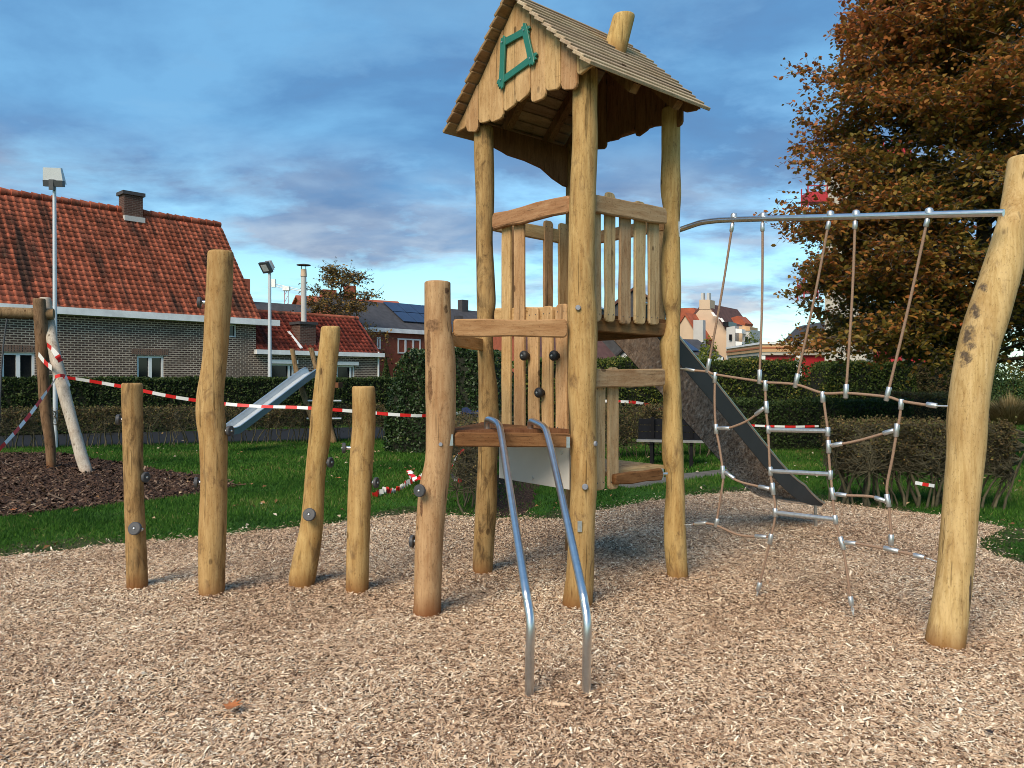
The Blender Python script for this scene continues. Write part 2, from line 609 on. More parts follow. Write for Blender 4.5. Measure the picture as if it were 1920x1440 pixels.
M = {}
POST = ((.29, .170, .062), (.42, .265, .105), (.53, .365, .165))
M['post'] = m_wood('robinia_post', *POST, stain=(.15, .085, .042), stain_at=.57, foot=.9)
M['post_dirty'] = m_wood('robinia_post_dirty', (.23, .135, .052), (.35, .22, .09), (.46, .31, .14), stain=(.10, .06, .03), stain_at=.52, foot=.9)
M['board'] = m_wood('robinia_board', (.34, .19, .085), (.48, .295, .14), (.59, .39, .205), stain=(.16, .08, .035), stain_at=.64, knots=True)
M['board_grey'] = m_wood('robinia_board_pale', (.33, .21, .105), (.45, .31, .165), (.54, .40, .235), stain=(.16, .09, .045), stain_at=.64)
M['board_red'] = m_wood('platform_board', (.105, .044, .020), (.165, .074, .034), (.235, .115, .054), stain=(.06, .026, .013), stain_at=.60)
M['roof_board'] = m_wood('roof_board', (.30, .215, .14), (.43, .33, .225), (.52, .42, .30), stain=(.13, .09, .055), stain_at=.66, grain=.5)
M['rail_red'] = m_wood('robinia_rail', (.27, .135, .062), (.38, .205, .098), (.47, .28, .145), stain=(.14, .07, .03), stain_at=.64)
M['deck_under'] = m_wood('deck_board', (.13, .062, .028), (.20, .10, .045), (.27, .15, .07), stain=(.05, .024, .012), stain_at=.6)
M['old_wood'] = m_wood('old_brown_wood', (.14, .085, .045), (.22, .14, .075), (.32, .21, .12), stain=(.06, .04, .025), stain_at=.55, foot=.6)
M['old_grey'] = m_wood('old_silver_wood', (.30, .245, .19), (.44, .375, .30), (.56, .50, .42), stain=(.16, .11, .075), stain_at=.6, grey=.4, foot=.5)
M['steel'] = m_plain('brushed_steel', (.66, .67, .68), .30, 1.0, .10, 20)
M['galv'] = m_plain('galvanised_fitting', (.60, .62, .63), .38, .85, .16, 40)
M['slide_steel'] = m_plain('slide_steel', (.52, .49, .46), .055, 1.0, .12, 3)
M['old_steel'] = m_plain('old_slide_steel', (.56, .59, .60), .42, .35, .10, 4)
M['old_steel_side'] = m_plain('old_slide_side', (.24, .28, .30), .5, .2, .12, 4)
M['slide_wall'] = m_plain('slide_side_sheet', (.040, .042, .045), .55, .1, .18, 3)
M['rubber'] = m_plain('black_rubber', (.018, .018, .020), .55, 0, .2, 30)
M['grey_disc'] = m_plain('grey_plastic_disc', (.055, .057, .063), .5, 0, .15, 30)
M['roof_left_shade'] = m_wood('roof_board_shaded', (.20, .125, .065), (.29, .19, .10), (.37, .25, .14), stain=(.09, .05, .025), stain_at=.6)  # left-slope copy of the roof boards, their shade put into a darker colour
M['white_panel'] = m_plain('pale_panel', (.52, .50, .46), .45, 0, .06, 3)
M['green'] = m_plain('green_sheet', (.022, .15, .105), .42, 0, .06, 4)
M['bolt'] = m_plain('bolt_cap', (.24, .255, .29), .5, 0, .1, 30)
M['rope'] = m_plain('tan_rope', (.27, .175, .120), .8, 0, .25, 160, .4)
M['white_paint'] = m_plain('white_paint', (.82, .82, .80), .5, 0, .08, 3)
M['white_worn'] = m_plain('weathered_white_board', (.80, .80, .79), .6, 0, .16, 2)
M['glass_dark'] = m_plain('dark_window', (.012, .013, .015), .08, 0, .1, 1, spec=.5)
M['curtain'] = m_plain('pane_with_lace', (.46, .50, .47), .35, 0, .35, 9)
M['lamp_grey'] = m_plain('lamp_housing', (.55, .57, .58), .45, .2, .05, 5)
M['lamp_dark'] = m_plain('lamp_dark', (.05, .055, .06), .5, 0, .1, 5)
M['pole'] = m_plain('pole_paint', (.58, .61, .64), .45, .3, .06, 3)
M['concrete'] = m_plain('concrete', (.46, .42, .36), .85, 0, .12, 1.2)
M['red_door'] = m_plain('red_panel', (.38, .018, .022), .5, 0, .12, 2)
M['red_rail'] = m_plain('red_steel', (.42, .028, .035), .5, 0, .12, 2)
M['bark'] = m_plain('bark', (.085, .065, .05), .9, 0, .35, 14, .6)
M['twig'] = m_plain('twig', (.080, .070, .040), .9, 0, .4, 9)
M['bench'] = m_plain('bench_slat', (.011, .012, .015), .9, 0, .2, 8, spec=.08)
M['bench_frame'] = m_plain('bench_frame', (.010, .010, .011), .9, 0, .2, 8, spec=.08)
M['bench_edge'] = m_plain('bench_grey_slat', (.20, .20, .19), .6, 0, .2, 8)  # front seat slat, paler grey than the rest
M['tape_r'] = m_plain('red_tape', (.66, .022, .020), .4, 0, .06, 9)
M['tape_w'] = m_plain('white_tape', (.80, .79, .77), .4, 0, .04, 9)
M['blue_cloth'] = m_plain('navy_cloth', (.010, .018, .055), .8, 0, .3, 9)
M['slate'] = m_plain('dark_roof', (.055, .052, .055), .75, 0, .25, 3, .3)
M['tile_far'] = m_plain('far_red_roof', (.34, .085, .04), .85, 0, .3, 1.6, .3)
M['tile_brown'] = m_plain('far_brown_roof', (.10, .045, .036), .85, 0, .3, 2.2, .3)
M['solar'] = m_plain('solar_panel', (.030, .05, .10), .35, 0, .12, 2, spec=.4)
M['plaster'] = m_plain('buff_wall', (.56, .42, .29), .9, 0, .08, .8)
M['plaster_grey'] = m_plain('grey_wall', (.50, .49, .47), .9, 0, .08, .8)
M['far_brick'] = m_plain('far_red_brick', (.27, .075, .042), .9, 0, .22, 5)
M['far_brick_brown'] = m_plain('far_brown_brick', (.20, .12, .085), .9, 0, .25, 6)
M['band'] = m_plain('tan_band', (.54, .33, .17), .8, 0, .1, 2)
M['band_red'] = m_plain('rust_band', (.40, .14, .065), .8, 0, .1, 2)
M['brick'] = m_brick('dark_brick', (.066, .042, .034), (.115, .076, .058), (.56, .45, .35), bw=.245, bh=.088, ms=.0150)
M['chim_brick'] = m_brick('chimney_brick', (.075, .040, .030), (.12, .06, .045), (.16, .12, .10), bw=.22, bh=.075, ms=.010)

# ------------------------------------------------------------------ ground
def m_ground_lawn():
    s = NT('lawn_turf')
    tc = s.n('TexCoord'); v = tc.outputs['Object']
    big = s.noise(v, .55, 5, .6, .3); fine = s.noise(v, 14, 5, .65)
    c = s.ramp(big, [(.32, (.030, .085, .012)), (.55, (.045, .130, .014)), (.72, (.062, .165, .020))])
    c = s.mix(s.ramp(fine, [(.3, 0.0), (.75, .7)]), c, (.020, .042, .012))
    worn = s.noise(v, 1.1, 5, .65, .4)
    c = s.mix(s.ramp(worn, [(.60, 0.0), (.70, .7)]), c, (.115, .092, .06))
    s.bump(fine, .8, .04)
    return s.out(c, .95, Specular_IOR_Level=.1)


def m_chip_base(name, cols):
    s = NT(name)
    tc = s.n('TexCoord'); v = tc.outputs['Object']
    mp = s.n('Mapping'); s.put(mp.inputs[0], v); mp.inputs['Scale'].default_value = (1, 1.6, 1); mp.inputs['Rotation'].default_value = (0, 0, .6)
    vo = s.n('TexVoronoi', Scale=48, feature='F1'); s.put(vo.inputs['Vector'], mp.outputs[0])
    se = s.n('SeparateColor'); s.put(se.inputs[0], vo.outputs['Color'])
    c = s.ramp(se.outputs[0], cols)
    c = s.mix(s.ramp(vo.outputs['Distance'], [(.35, 0.0), (.7, .8)]), c, tuple(k * .5 for k in cols[0][1]))
    s.bump(vo.outputs['Distance'], .9, .02)
    return s.out(c, .9, Specular_IOR_Level=.15)


CHIP = [(0.0, (.085, .044, .026)), (.10, (.20, .115, .068)), (.25, (.38, .242, .150)), (.5, (.54, .372, .238)), (.8, (.70, .525, .360)), (1.0, (.90, .79, .61))]
MULCH = [(0.0, (.018, .010, .007)), (.4, (.050, .027, .017)), (.8, (.095, .052, .032)), (1.0, (.22, .15, .10))]
M['lawn'] = m_ground_lawn()
M['chip_base'] = m_chip_base('wood_chip_bed', [(p, tuple(k * .75 for k in c)) for p, c in CHIP])
M['mulch_base'] = m_chip_base('dark_mulch_bed', MULCH)
M['chip'] = m_leaf('wood_chip', CHIP, .75, 0)
M['mulch'] = m_leaf('bark_mulch', MULCH, .85, 0)
M['grass'] = m_leaf('grass_blade', [(0, (.018, .060, .009)), (.45, (.045, .130, .014)), (.85, (.085, .200, .022)), (1, (.22, .22, .07))], .7, .35)
M['asphalt'] = m_plain('asphalt', (.024, .027, .031), 1.0, 0, .2, 30, spec=.05)

GZ = -.035                                   # turf level; the loose chips reach up to about 0
lawn = pyd('lawn', [(-900, -300, GZ), (900, -300, GZ), (900, 1500, GZ), (-900, 1500, GZ)], [(0, 1, 2, 3)])
add('lawn', lawn, M['lawn'], kind='structure')


def g2(pts): return [(gnd(a, b).x, gnd(a, b).y) for a, b in pts]


BED = g2([(-500, 1088), (-150, 1055), (0, 1042), (120, 1030), (250, 1018), (430, 1000), (560, 987), (680, 973), (770, 961), (850, 966), (930, 972),
          (1060, 970), (1115, 956), (1240, 935), (1330, 926), (1400, 921), (1470, 926), (1560, 940), (1700, 958), (1800, 969), (1885, 985),
          (1862, 998), (1832, 1012), (1850, 1036), (1930, 1064), (2400, 1180)]) + [(6.5, 0.2), (-6.5, 0.2)]
MUL = g2([(-420, 872), (-200, 852), (0, 848), (110, 848), (200, 862), (300, 880), (400, 893), (445, 908), (390, 920), (290, 934), (120, 952), (0, 966), (-250, 985), (-600, 960)])
BED2 = g2([(915, 890), (960, 883), (1010, 905), (1000, 940), (985, 962), (930, 966), (905, 950)])     # bare soil beside the clipped stems


def roughen(poly, amp, step, seed):
    rg = random.Random(seed); out = []
    for i in range(len(poly)):
        a, b = Vector(poly[i]), Vector(poly[(i + 1) % len(poly)])
        n = max(1, int((b - a).length / step))
        for k in range(n):
            p = a.lerp(b, k / n)
            out.append((p.x + rg.uniform(-amp, amp), p.y + rg.uniform(-amp, amp)))
    return out


BED = roughen(BED, .035, .16, 3); MUL = roughen(MUL, .05, .3, 4); BED2 = roughen(BED2, .05, .2, 5)
FEET = [(-2.85, 5.92, .2), (-2.22, 5.78, .22), (-1.62, 6.04, .2), (-1.17, 5.88, .2), (-.585, 5.33, .22), (.471, 5.52, .24), (-.243, 6.45, .22), (1.33, 6.26, .22), (2.62, 4.72, .26), (.575, 7.15, .22)]


def relief(x, y):
    h = .020 * np.sin(1.7 * x + .8 * y + 1.0) + .016 * np.sin(2.9 * y - 1.3 * x) + .010 * np.sin(5.1 * x + 2.2) * np.sin(4.3 * y + .7) + .007 * np.sin(11 * x + 7 * y)
    h = h * .35 + .016
    for fx_, fy_, fr in FEET:                    # chips heaped against the posts, trodden away at the handrails
        h = h + .022 * np.exp(-((x - fx_) ** 2 + (y - fy_) ** 2) / fr ** 2)
    h = h - .016 * np.exp(-((x - .25) ** 2 + (y - 4.3) ** 2) / .55 ** 2) - .014 * np.exp(-((x - 3.15) ** 2 + (y - 8.4) ** 2) / .6 ** 2)
    return np.maximum(h, .004)


def sheet(name, poly, z, mat, hfun=None, cell=.12):
    z += GZ
    xs = [p[0] for p in poly]; ys = [p[1] for p in poly]
    if hfun is None:
        me = pyd(name, [(p[0], p[1], z) for p in poly], [tuple(range(len(poly)))])
        return add(name, me, mat, kind='structure')
    gx = np.arange(min(xs), max(xs) + cell, cell); gy = np.arange(min(ys), max(ys) + cell, cell)
    X, Y = np.meshgrid(gx, gy)
    ins = in_poly(X.ravel(), Y.ravel(), poly).reshape(X.shape)
    edge = ins.astype(float)
    for _ in range(3):
        e = np.pad(edge, 1)
        edge = np.minimum(edge, (e[:-2, 1:-1] + e[2:, 1:-1] + e[1:-1, :-2] + e[1:-1, 2:] + edge) / 5)
    Z = z + hfun(X, Y) * edge
    idm = -np.ones(X.shape, int); idm[ins] = np.arange(ins.sum())
    V = np.stack([X[ins], Y[ins], Z[ins]], 1)
    F_ = []
    for i in range(X.shape[0] - 1):
        for j in range(X.shape[1] - 1):
            q = (idm[i, j], idm[i, j + 1], idm[i + 1, j + 1], idm[i + 1, j])
            if min(q) >= 0: F_.append(q)
    me = pyd(name, V, F_)
    return add(name, me, mat, smooth=True, kind='structure')


def worn_belt():
    rg = random.Random(14); out = []
    n = len(BED)
    for i in range(n):
        p, q, r = Vector(BED[i - 1]), Vector(BED[i]), Vector(BED[(i + 1) % n])
        t = (r - p); nn = Vector((t.y, -t.x)).normalized() if t.length > 1e-6 else Vector((0, 1))
        if nn.dot(q - Vector((0, 4.5))) < 0: nn = -nn
        d = .45 + .32 * math.sin(i * .21) + .2 * math.sin(i * .53 + 1) + rg.uniform(-.08, .08)
        out.append(tuple(q + nn * max(.12, d)) if q.y > 3 else tuple(q))
    return out


def m_worn():
    s = NT('worn_turf'); tc = s.n('TexCoord'); v = tc.outputs['Object']
    f = s.noise(v, 9, 6, .7, .3); g = s.noise(v, 1.6, 4, .6)
    c = s.ramp(f, [(.3, (.030, .036, .016)), (.5, (.058, .062, .028)), (.7, (.095, .082, .050))])
    c = s.mix(s.ramp(g, [(.45, 0.0), (.65, .7)]), c, (.040, .062, .018))
    s.bump(f, .8, .03)
    return s.out(c, 1.0, Specular_IOR_Level=.05)


sheet('worn_turf', worn_belt(), .003, m_worn())
sheet('wood_chip_bed', BED, .006, M['chip_base'], relief)
sheet('mulch_bed', MUL, .006, M['mulch_base'])
sheet('bare_soil', BED2, .005, M['mulch_base'])
road = [(-40, 8.5), (-12.2, 17.9), (-3.0, 21.0), (2.5, 23.0), (2.5, 27.5), (-4, 26.3), (-16.5, 21.5), (-42, 12)]
sheet('road', road, .006, M['asphalt'])
path_strip = g2([(1150, 905), (1290, 884), (1400, 872), (1420, 878), (1310, 893), (1180, 912)])
M['path'] = m_plain('worn_path', (.115, .105, .09), .95, 0, .3, 5)
sheet('path', roughen(path_strip, .04, .3, 8), .005, M['path'])


def chips(name, poly, dens, size, mat, hfun, lim, label, cat, seed, zspread=.013, spill=0):
    rng = np.random.default_rng(seed)
    Ps = []
    for (y0, y1, d) in dens:
        w = max(abs(lim(y0)), abs(lim(y1)))
        n = int(2 * w * (y1 - y0) * d)
        x = rng.uniform(-w, w, n); y = rng.uniform(y0, y1, n)
        k = (np.abs(x) < lim(y)) & in_poly(x, y, poly)
        Ps.append(np.stack([x[k], y[k]], 1))
    if spill:                                    # chips kicked out over the edge
        q = np.array(poly); q = q[(q[:, 1] > 3.5)]
        e = q[rng.integers(0, len(q), spill)] + rng.normal(0, .16, (spill, 2))
        Ps.append(e)
    P = np.concatenate(Ps); n = len(P)
    z = hfun(P[:, 0], P[:, 1]) + GZ + .006 + rng.uniform(0, zspread, n) ** 1.0
    C = np.stack([P[:, 0], P[:, 1], z], 1)
    t, b, nz = rand_frames(n, rng, .36)
    L = (np.clip(rng.lognormal(math.log(size), .48, n), size * .3, size * 3.0))[:, None] * .5
    big_ = rng.random(n) < .03; L[big_] *= 1.8
    W = (size * rng.uniform(.09, .30, n))[:, None]
    W[big_] *= 1.7
    hgt = (size * rng.uniform(.03, .16, n))[:, None]
    t1 = rng.uniform(.5, 1.0, n)[:, None]; t2 = rng.uniform(.5, 1.0, n)[:, None]
    sk = rng.uniform(-.3, .3, n)[:, None]
    pts = [C - t * L + b * W * t1, C + t * L * (1 + sk) + b * W * t2, C + t * L + nz * hgt, C - t * L * (1 - sk) + nz * hgt, C + t * L * .95 - b * W * t2, C - t * L * .9 - b * W * t1]
    V = np.stack(pts, 1).reshape(-1, 3)
    tint = np.clip(rng.normal(.57, .25, n) + .09 * np.sin(1.9 * P[:, 0] + 1) * np.sin(1.4 * P[:, 1]) + .08 * np.sin(4.3 * P[:, 0] - 2.1 * P[:, 1]) * np.sin(3.1 * P[:, 1] + 2), 0, 1)
    dark = rng.random(n) < .10
    tint[dark] = rng.uniform(0, .15, dark.sum())
    me = np_mesh(name, V, 6, [(0, 1, 2, 3), (3, 2, 4, 5)], tint)
    return add(name, me, mat, kind='stuff', label=label, cat=cat)


chips('wood_chips', BED, [(2.3, 3.6, 15500), (3.6, 5.2, 11500), (5.2, 7.2, 8000), (7.2, 10.9, 5000)], .0205, M['chip'], relief,
      lambda y: .74 * y + .5, 'fresh tan wood chips covering the playground fall area', 'wood chips', 5, spill=3600)
chips('bark_mulch', MUL, [(8.5, 17.5, 800)], .075, M['mulch'], lambda x, y: x * 0 + .01,
      lambda y: .74 * y + .5, 'dark brown bark mulch under the old swing', 'mulch', 6)


def grass(seed=9):
    rng = np.random.default_rng(seed)
    Ps = []
    for (y0, y1, d) in ((6.2, 9.0, 3600), (9.0, 12.5, 2500), (12.5, 20.5, 1100), (20.5, 34, 260)):
        w = .74 * y1 + 1
        n = int(2 * w * (y1 - y0) * d)
        x = rng.uniform(-w, w, n); y = rng.uniform(y0, y1, n)
        k = (np.abs(x) < .74 * y + .8) & ~in_poly(x, y, BED) & ~in_poly(x, y, MUL) & ~in_poly(x, y, road) & ~in_poly(x, y, path_strip)
        thin = in_poly(x, y, BED2)
        k &= ~(thin & (rng.random(n) < .9))
        worn = np.sin(1.3 * x + 2.2 * y) * np.sin(2.1 * x - .9 * y + 1) > .62
        k &= ~(worn & (rng.random(n) < .55))
        Ps.append(np.stack([x[k], y[k], np.full(k.sum(), y0)], 1))
    P = np.concatenate(Ps); n = len(P)
    q = np.array(BED[:-3]); belt = np.full(n, 9.0)
    nearm = P[:, 1] < 12.5
    for i in range(0, len(q), 2): belt[nearm] = np.minimum(belt[nearm], np.hypot(P[nearm, 0] - q[i, 0], P[nearm, 1] - q[i, 1]))
    wear = np.clip(1.2 - belt / 1.3, 0, 1) * (.75 + .25 * np.sin(3 * P[:, 0] + 2 * P[:, 1]))
    keep = rng.random(n) > wear * .72
    P, wear = P[keep], wear[keep]; n = len(P)
    big = 1 + (P[:, 2] > 12) * .8 + (P[:, 2] > 20) * 1.2
    h = rng.uniform(.025, .065, n) * (1 - .45 * wear) * (1 + .25 * (big - 1)); w = rng.uniform(.004, .008, n) * big
    a = rng.uniform(0, 6.28, n)
    dx, dy = np.cos(a), np.sin(a)
    lean = rng.normal(0, .025, (n, 2))
    z0 = np.full(n, GZ); h = h + GZ
    b1 = np.stack([P[:, 0] + dx * w, P[:, 1] + dy * w, z0], 1)
    b2 = np.stack([P[:, 0] - dx * w, P[:, 1] - dy * w, z0], 1)
    tp = np.stack([P[:, 0] + lean[:, 0], P[:, 1] + lean[:, 1], h], 1)
    V = np.stack([b1, b2, tp], 1).reshape(-1, 3)
    tint = np.clip(rng.normal(.5, .24, n) - .34 * wear + .12 * np.sin(3.7 * P[:, 0] + 1.1 * P[:, 1]) * np.sin(2.9 * P[:, 1] + 1) + .24 * np.sin(.9 * P[:, 0] + .7 * P[:, 1]) * np.sin(1.6 * P[:, 1] - .5 * P[:, 0]), 0, 1)
    me = np_mesh('grass', V, 3, [(0, 1, 2)], tint)
    add('grass', me, M['grass'], kind='stuff', label='short green lawn grass around the chip bed', cat='grass')


grass()


def litter(seed=19):
    rng = np.random.default_rng(seed)
    x = rng.uniform(-10, 12, 2600); y = rng.uniform(6.5, 19, 2600)
    k = (np.abs(x) < .74 * y) & ~in_poly(x, y, BED) & ~in_poly(x, y, road)
    P = np.stack([x[k], y[k], np.full(k.sum(), .005)], 1)[:650]
    me = leaf_mesh('leaf_litter', P, .065, rng, rng.random(len(P)), .6, rand_frames(len(P), rng, .5), fold=.2)
    add('leaf_litter', me, M['litter'], kind='stuff', label='small dry leaves and chips strewn over the lawn', cat='leaf litter')


M['litter'] = m_leaf('litter_leaf', [(0, (.10, .05, .02)), (.5, (.28, .15, .06)), (.8, (.45, .33, .2)), (1, (.65, .58, .47))], .7, .1)
litter()

# ------------------------------------------------------------------ play tower
F = Vector((.471, 5.43, 0)); L = Vector((-.243, 6.37, 0)); RR = Vector((1.33, 6.18, 0)); B = Vector((.575, 7.10, 0)); P5 = Vector((-.585, 5.24, 0))
U = (RR - F).normalized(); V_ = (L - F).normalized(); UP = Vector((0, 0, 1))
tower = thing('play_tower', (F + L + RR + B) / 4, 'tall new timber play tower with shingled gable roof and green window frame', 'play tower')
tF = log_post('post', ground_path([(128, 1074, 1120), (200, 1074, 1120), (260, 1073, 1121), (350, 1068, 1118), (450, 1066, 1116), (540, 1065, 1115), (600, 1064, 1119), (660, 1066, 1120), (730, 1065, 1118), (800, 1069, 1118), (900, 1070, 1120), (1000, 1066, 1115), (1080, 1061, 1113), (1135, 1054, 1111)], F.y), M['post'], tower, seg=22, seed=21)
log_post('post', ground_path([(238, 889, 925), (300, 889, 926), (350, 891, 927), (400, 892, 926), (450, 892, 924), (520, 893, 928), (570, 894, 930), (610, 895, 924), (680, 896, 927), (730, 897, 933), (800, 897, 935), (870, 896, 932), (950, 892, 932), (1000, 889, 928), (1070, 886, 924)], L.y), M['post_dirty'], tower, seed=22)
log_post('post', ground_path([(203, 1241, 1275), (300, 1240, 1275), (360, 1239, 1277), (415, 1245, 1275), (490, 1240, 1276), (560, 1241, 1276), (598, 1249, 1275), (645, 1237, 1274), (690, 1242, 1275), (750, 1243, 1278), (850, 1241, 1281), (900, 1249, 1282), (1000, 1245, 1286), (1082, 1251, 1291)], RR.y), M['post'], tower, seed=23, rough=.06)
log_post('post', [(B.x, B.y, 0, .085), (B.x, B.y, 1.2, .08), (B.x - .01, B.y, 2.4, .078), (B.x, B.y, 3.75, .075)], M['post_dirty'], tower, seed=24)
_p5 = at(800, 1150, P5.y); _p5.z = 0
def _sc(px, py, rx, rz, c): p = at(px, py, P5.y - .085) - _p5; return (p.x, p.y, p.z, rx, rz, c)
M['post_step'] = m_wood('robinia_step_post', (.33, .19, .085), (.46, .295, .14), (.57, .39, .205), stain=(.15, .08, .038), stain_at=.60, foot=.95, scars=[
    _sc(806, 720, .020, .14, (.17, .095, .045)), _sc(803, 650, .018, .16, (.19, .11, .055)), _sc(812, 610, .05, .05, (.22, .13, .065)), _sc(838, 545, .016, .03, (.12, .07, .04)), _sc(836, 580, .014, .04, (.13, .08, .04)), _sc(790, 955, .010, .07, (.15, .08, .04))])
log_post('post', ground_path([(528, 795, 845), (600, 795, 846), (660, 797, 853), (720, 798, 855), (800, 799, 853), (860, 797, 846), (905, 787, 842), (960, 781, 836), (1050, 777, 830), (1120, 776, 827), (1150, 774, 826)], P5.y), M['post_step'], tower, seg=22, seed=25, chamfer=.012)

# --- roof
HW, RISE, Z_E, RL = .88, .82, 3.665, 1.36
G0 = (F + L) / 2 - U * .20                                   # foot of the front rake line, on the ridge axis
slope_len = math.hypot(HW, RISE)
roof = MB()
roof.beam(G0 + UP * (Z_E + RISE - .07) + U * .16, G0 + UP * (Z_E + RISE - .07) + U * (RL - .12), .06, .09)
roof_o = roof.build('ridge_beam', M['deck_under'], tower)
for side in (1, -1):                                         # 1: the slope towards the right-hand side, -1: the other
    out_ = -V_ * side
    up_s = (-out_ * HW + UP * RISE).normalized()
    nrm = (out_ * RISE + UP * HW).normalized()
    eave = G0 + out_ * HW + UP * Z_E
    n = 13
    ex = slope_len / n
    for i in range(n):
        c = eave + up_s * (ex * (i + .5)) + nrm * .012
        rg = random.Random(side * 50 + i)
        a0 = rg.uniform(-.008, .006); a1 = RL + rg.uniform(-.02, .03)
        board('roof_board', c + U * a0, c + U * a1, ex * 1.24, .026, nrm + up_s * .15, M['roof_board'] if side == 1 else M['roof_left_shade'], tower, wav=.002, rnd=.008, seed=side * 100 + i, bev=.004)
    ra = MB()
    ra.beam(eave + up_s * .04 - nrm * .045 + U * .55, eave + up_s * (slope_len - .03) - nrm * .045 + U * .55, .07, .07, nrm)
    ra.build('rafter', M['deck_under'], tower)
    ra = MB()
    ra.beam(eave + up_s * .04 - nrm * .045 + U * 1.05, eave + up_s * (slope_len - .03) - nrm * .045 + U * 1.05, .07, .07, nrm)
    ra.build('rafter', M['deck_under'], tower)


def gable(org, front):
    """upright gable planks with scalloped feet; x runs from the right-hand eave to the left-hand one"""
    n = 10
    w = 2 * HW * .965 / n
    rg = random.Random(5 if front else 6)
    for i in range(n):
        x0 = -HW * .965 + w * i + .002; x1 = x0 + w - .004
        bz = Z_E + .005 - .06 * abs(i - 4.5) / 4.5 + (.0, -.05, .02, -.035, .03)[i % 5] * (0.6 if 2 < i < 7 else .5)
        if i in (0, n - 1): bz = Z_E + .01
        def top(x): return Z_E + RISE * (1 - abs(x) / HW) - .03
        o = []
        r = .03
        sl = rg.choice((-1, 1)) * rg.uniform(.0, .045)
        o += [(x0, max(bz, min(bz + r + max(sl, 0), top(x0) - .01))), (x0 + r * .4, bz + r * .3 + max(sl, 0) * .8), (x0 + r * 1.2, bz + max(sl, 0) * .6),
              (x1 - r * 1.2, bz + max(-sl, 0) * .6), (x1 - r * .4, bz + r * .3 + max(-sl, 0) * .8), (x1, max(bz, min(bz + r + max(-sl, 0), top(x1) - .01)))]
        o.append((x1, max(top(x1), bz + .012)))
        if x0 < 0 < x1: o.append((0, top(0)))
        o.append((x0, max(top(x0), bz + .012)))
        off = .006 * (i % 2)
        plank('gable_plank', o, org + U * off, V_, UP, .024, M['board'] if front else M['deck_under'], tower, bev=.004)


GP = G0 + U * .10
gable(GP, True)
gable(G0 + U * (RL - .07), False)
# wavy fascia under the far-left eave, tie beams
LB = (B - L).normalized()
fo = [(0, 3.60), (.12, 3.56), (.3, 3.51), (.5, 3.50), (.7, 3.47), (.85, 3.40), (.98, 3.36), (1.08, 3.36), (1.08, 3.72), (0, 3.72)]
plank('fascia_board', fo, L + V_ * .03, LB, UP, .03, M['board_red'], tower)
for a, b, z in ((L, F, 3.80), (RR, B, 3.73)):
    board('tie_beam', a.lerp(b, .06) + UP * z, a.lerp(b, .94) + UP * z, .09, .05, UP.cross(b - a), M['deck_under'], tower)
# log chimney on the right-hand slope
ch = G0 + U * .88 - V_ * .29 + UP * 4.14
log_post('chimney_log', [(ch.x, ch.y, ch.z, .092), (ch.x + .035, ch.y, ch.z + .13, .092), (ch.x + .085, ch.y - .01, ch.z + .335, .088)], M['post'], tower, sink=.05, seed=30, chamfer=.012)
# green window frame on the gable
wf = [onplane(820 + a / 3.692, b / 3.692, GP, V_, .022) for a, b in ((462, 296), (612, 214), (655, 408), (452, 556))]
frame_root = None
for k, (i, j, e0, e1) in enumerate(((0, 1, .035, .045), (1, 2, .05, .05), (3, 2, .06, .055), (0, 3, .04, .06))):
    a, b = wf[i], wf[j]
    d = (b - a).normalized()
    w = .030
    A, Bn = a - d * e0, b + d * e1
    X = (-U).cross(d)
    ln = (Bn - A).length
    o = [(-w * .8, 0), (-w * .2, .008), (w * .1, -.012), (w * .85, .004), (w, .05), (w * .9, ln * .5), (w, ln - .05), (w * .8, ln), (w * .15, ln + .012), (-w * .2, ln - .01), (-w * .9, ln), (-w, ln - .05), (-w * .92, ln * .5), (-w, .05)]
    ob = plank('window_frame' if frame_root is None else 'frame_bar', o, A - U * (.007 * (k % 2)), X, d, .018, M['green'], tower if frame_root is None else frame_root, bev=.003)
    if frame_root is None: frame_root = ob
for p in wf:
    c = MB(); c.lathe(p - U * .022, -U, [(0, .006), (.005, .005)], 8); c.build('screw', M['galv'], frame_root)


def slat(px0, px1, y0, y1, p0, h, off, mat='board', parent=tower, name='slat', th=.026, seed=0, skew=0):
    a = onplane((px0 + px1) / 2 + skew, y1, p0, h, off); b = onplane((px0 + px1) / 2, y0, p0, h, off)
    w = (onplane(px1, y0, p0, h, off) - onplane(px0, y0, p0, h, off)).length * .88
    a = Vector((b.x + (a.x - b.x) * .6, b.y + (a.y - b.y) * .6, a.z))
    nf = Vector((h.y, -h.x, 0))
    if nf.y > 0: nf = -nf
    o = board(name, a, b, w, th, nf, M[mat], parent, wav=.004, rnd=.03, seed=seed)
    for zz in (a.z + .055, b.z - .055):                       # screw heads
        for sx in (-.28, .28):
            c = MB(); q = Vector(((a.x + b.x) / 2, (a.y + b.y) / 2, zz)) + UP.cross(nf).normalized() * w * sx + nf.normalized() * (th / 2 - .004)
            c.lathe(q, nf, [(0, .0055), (.0055, .0045)], 6); c.build('screw', M['lamp_dark'], o)
    return o


def rail(pxa, ya, pxb, yb, h, p0, hd, off, mat='board', th=.045, name='rail', seed=0, wav=.006):
    a = onplane(pxa, ya, p0, hd, off); b = onplane(pxb, yb, p0, hd, off)
    nf = Vector((hd.y, -hd.x, 0))
    if nf.y > 0: nf = -nf
    return board(name, a, b, h, th, nf, M[mat], tower, wav=wav, rnd=.022, seed=seed, bev=.008)


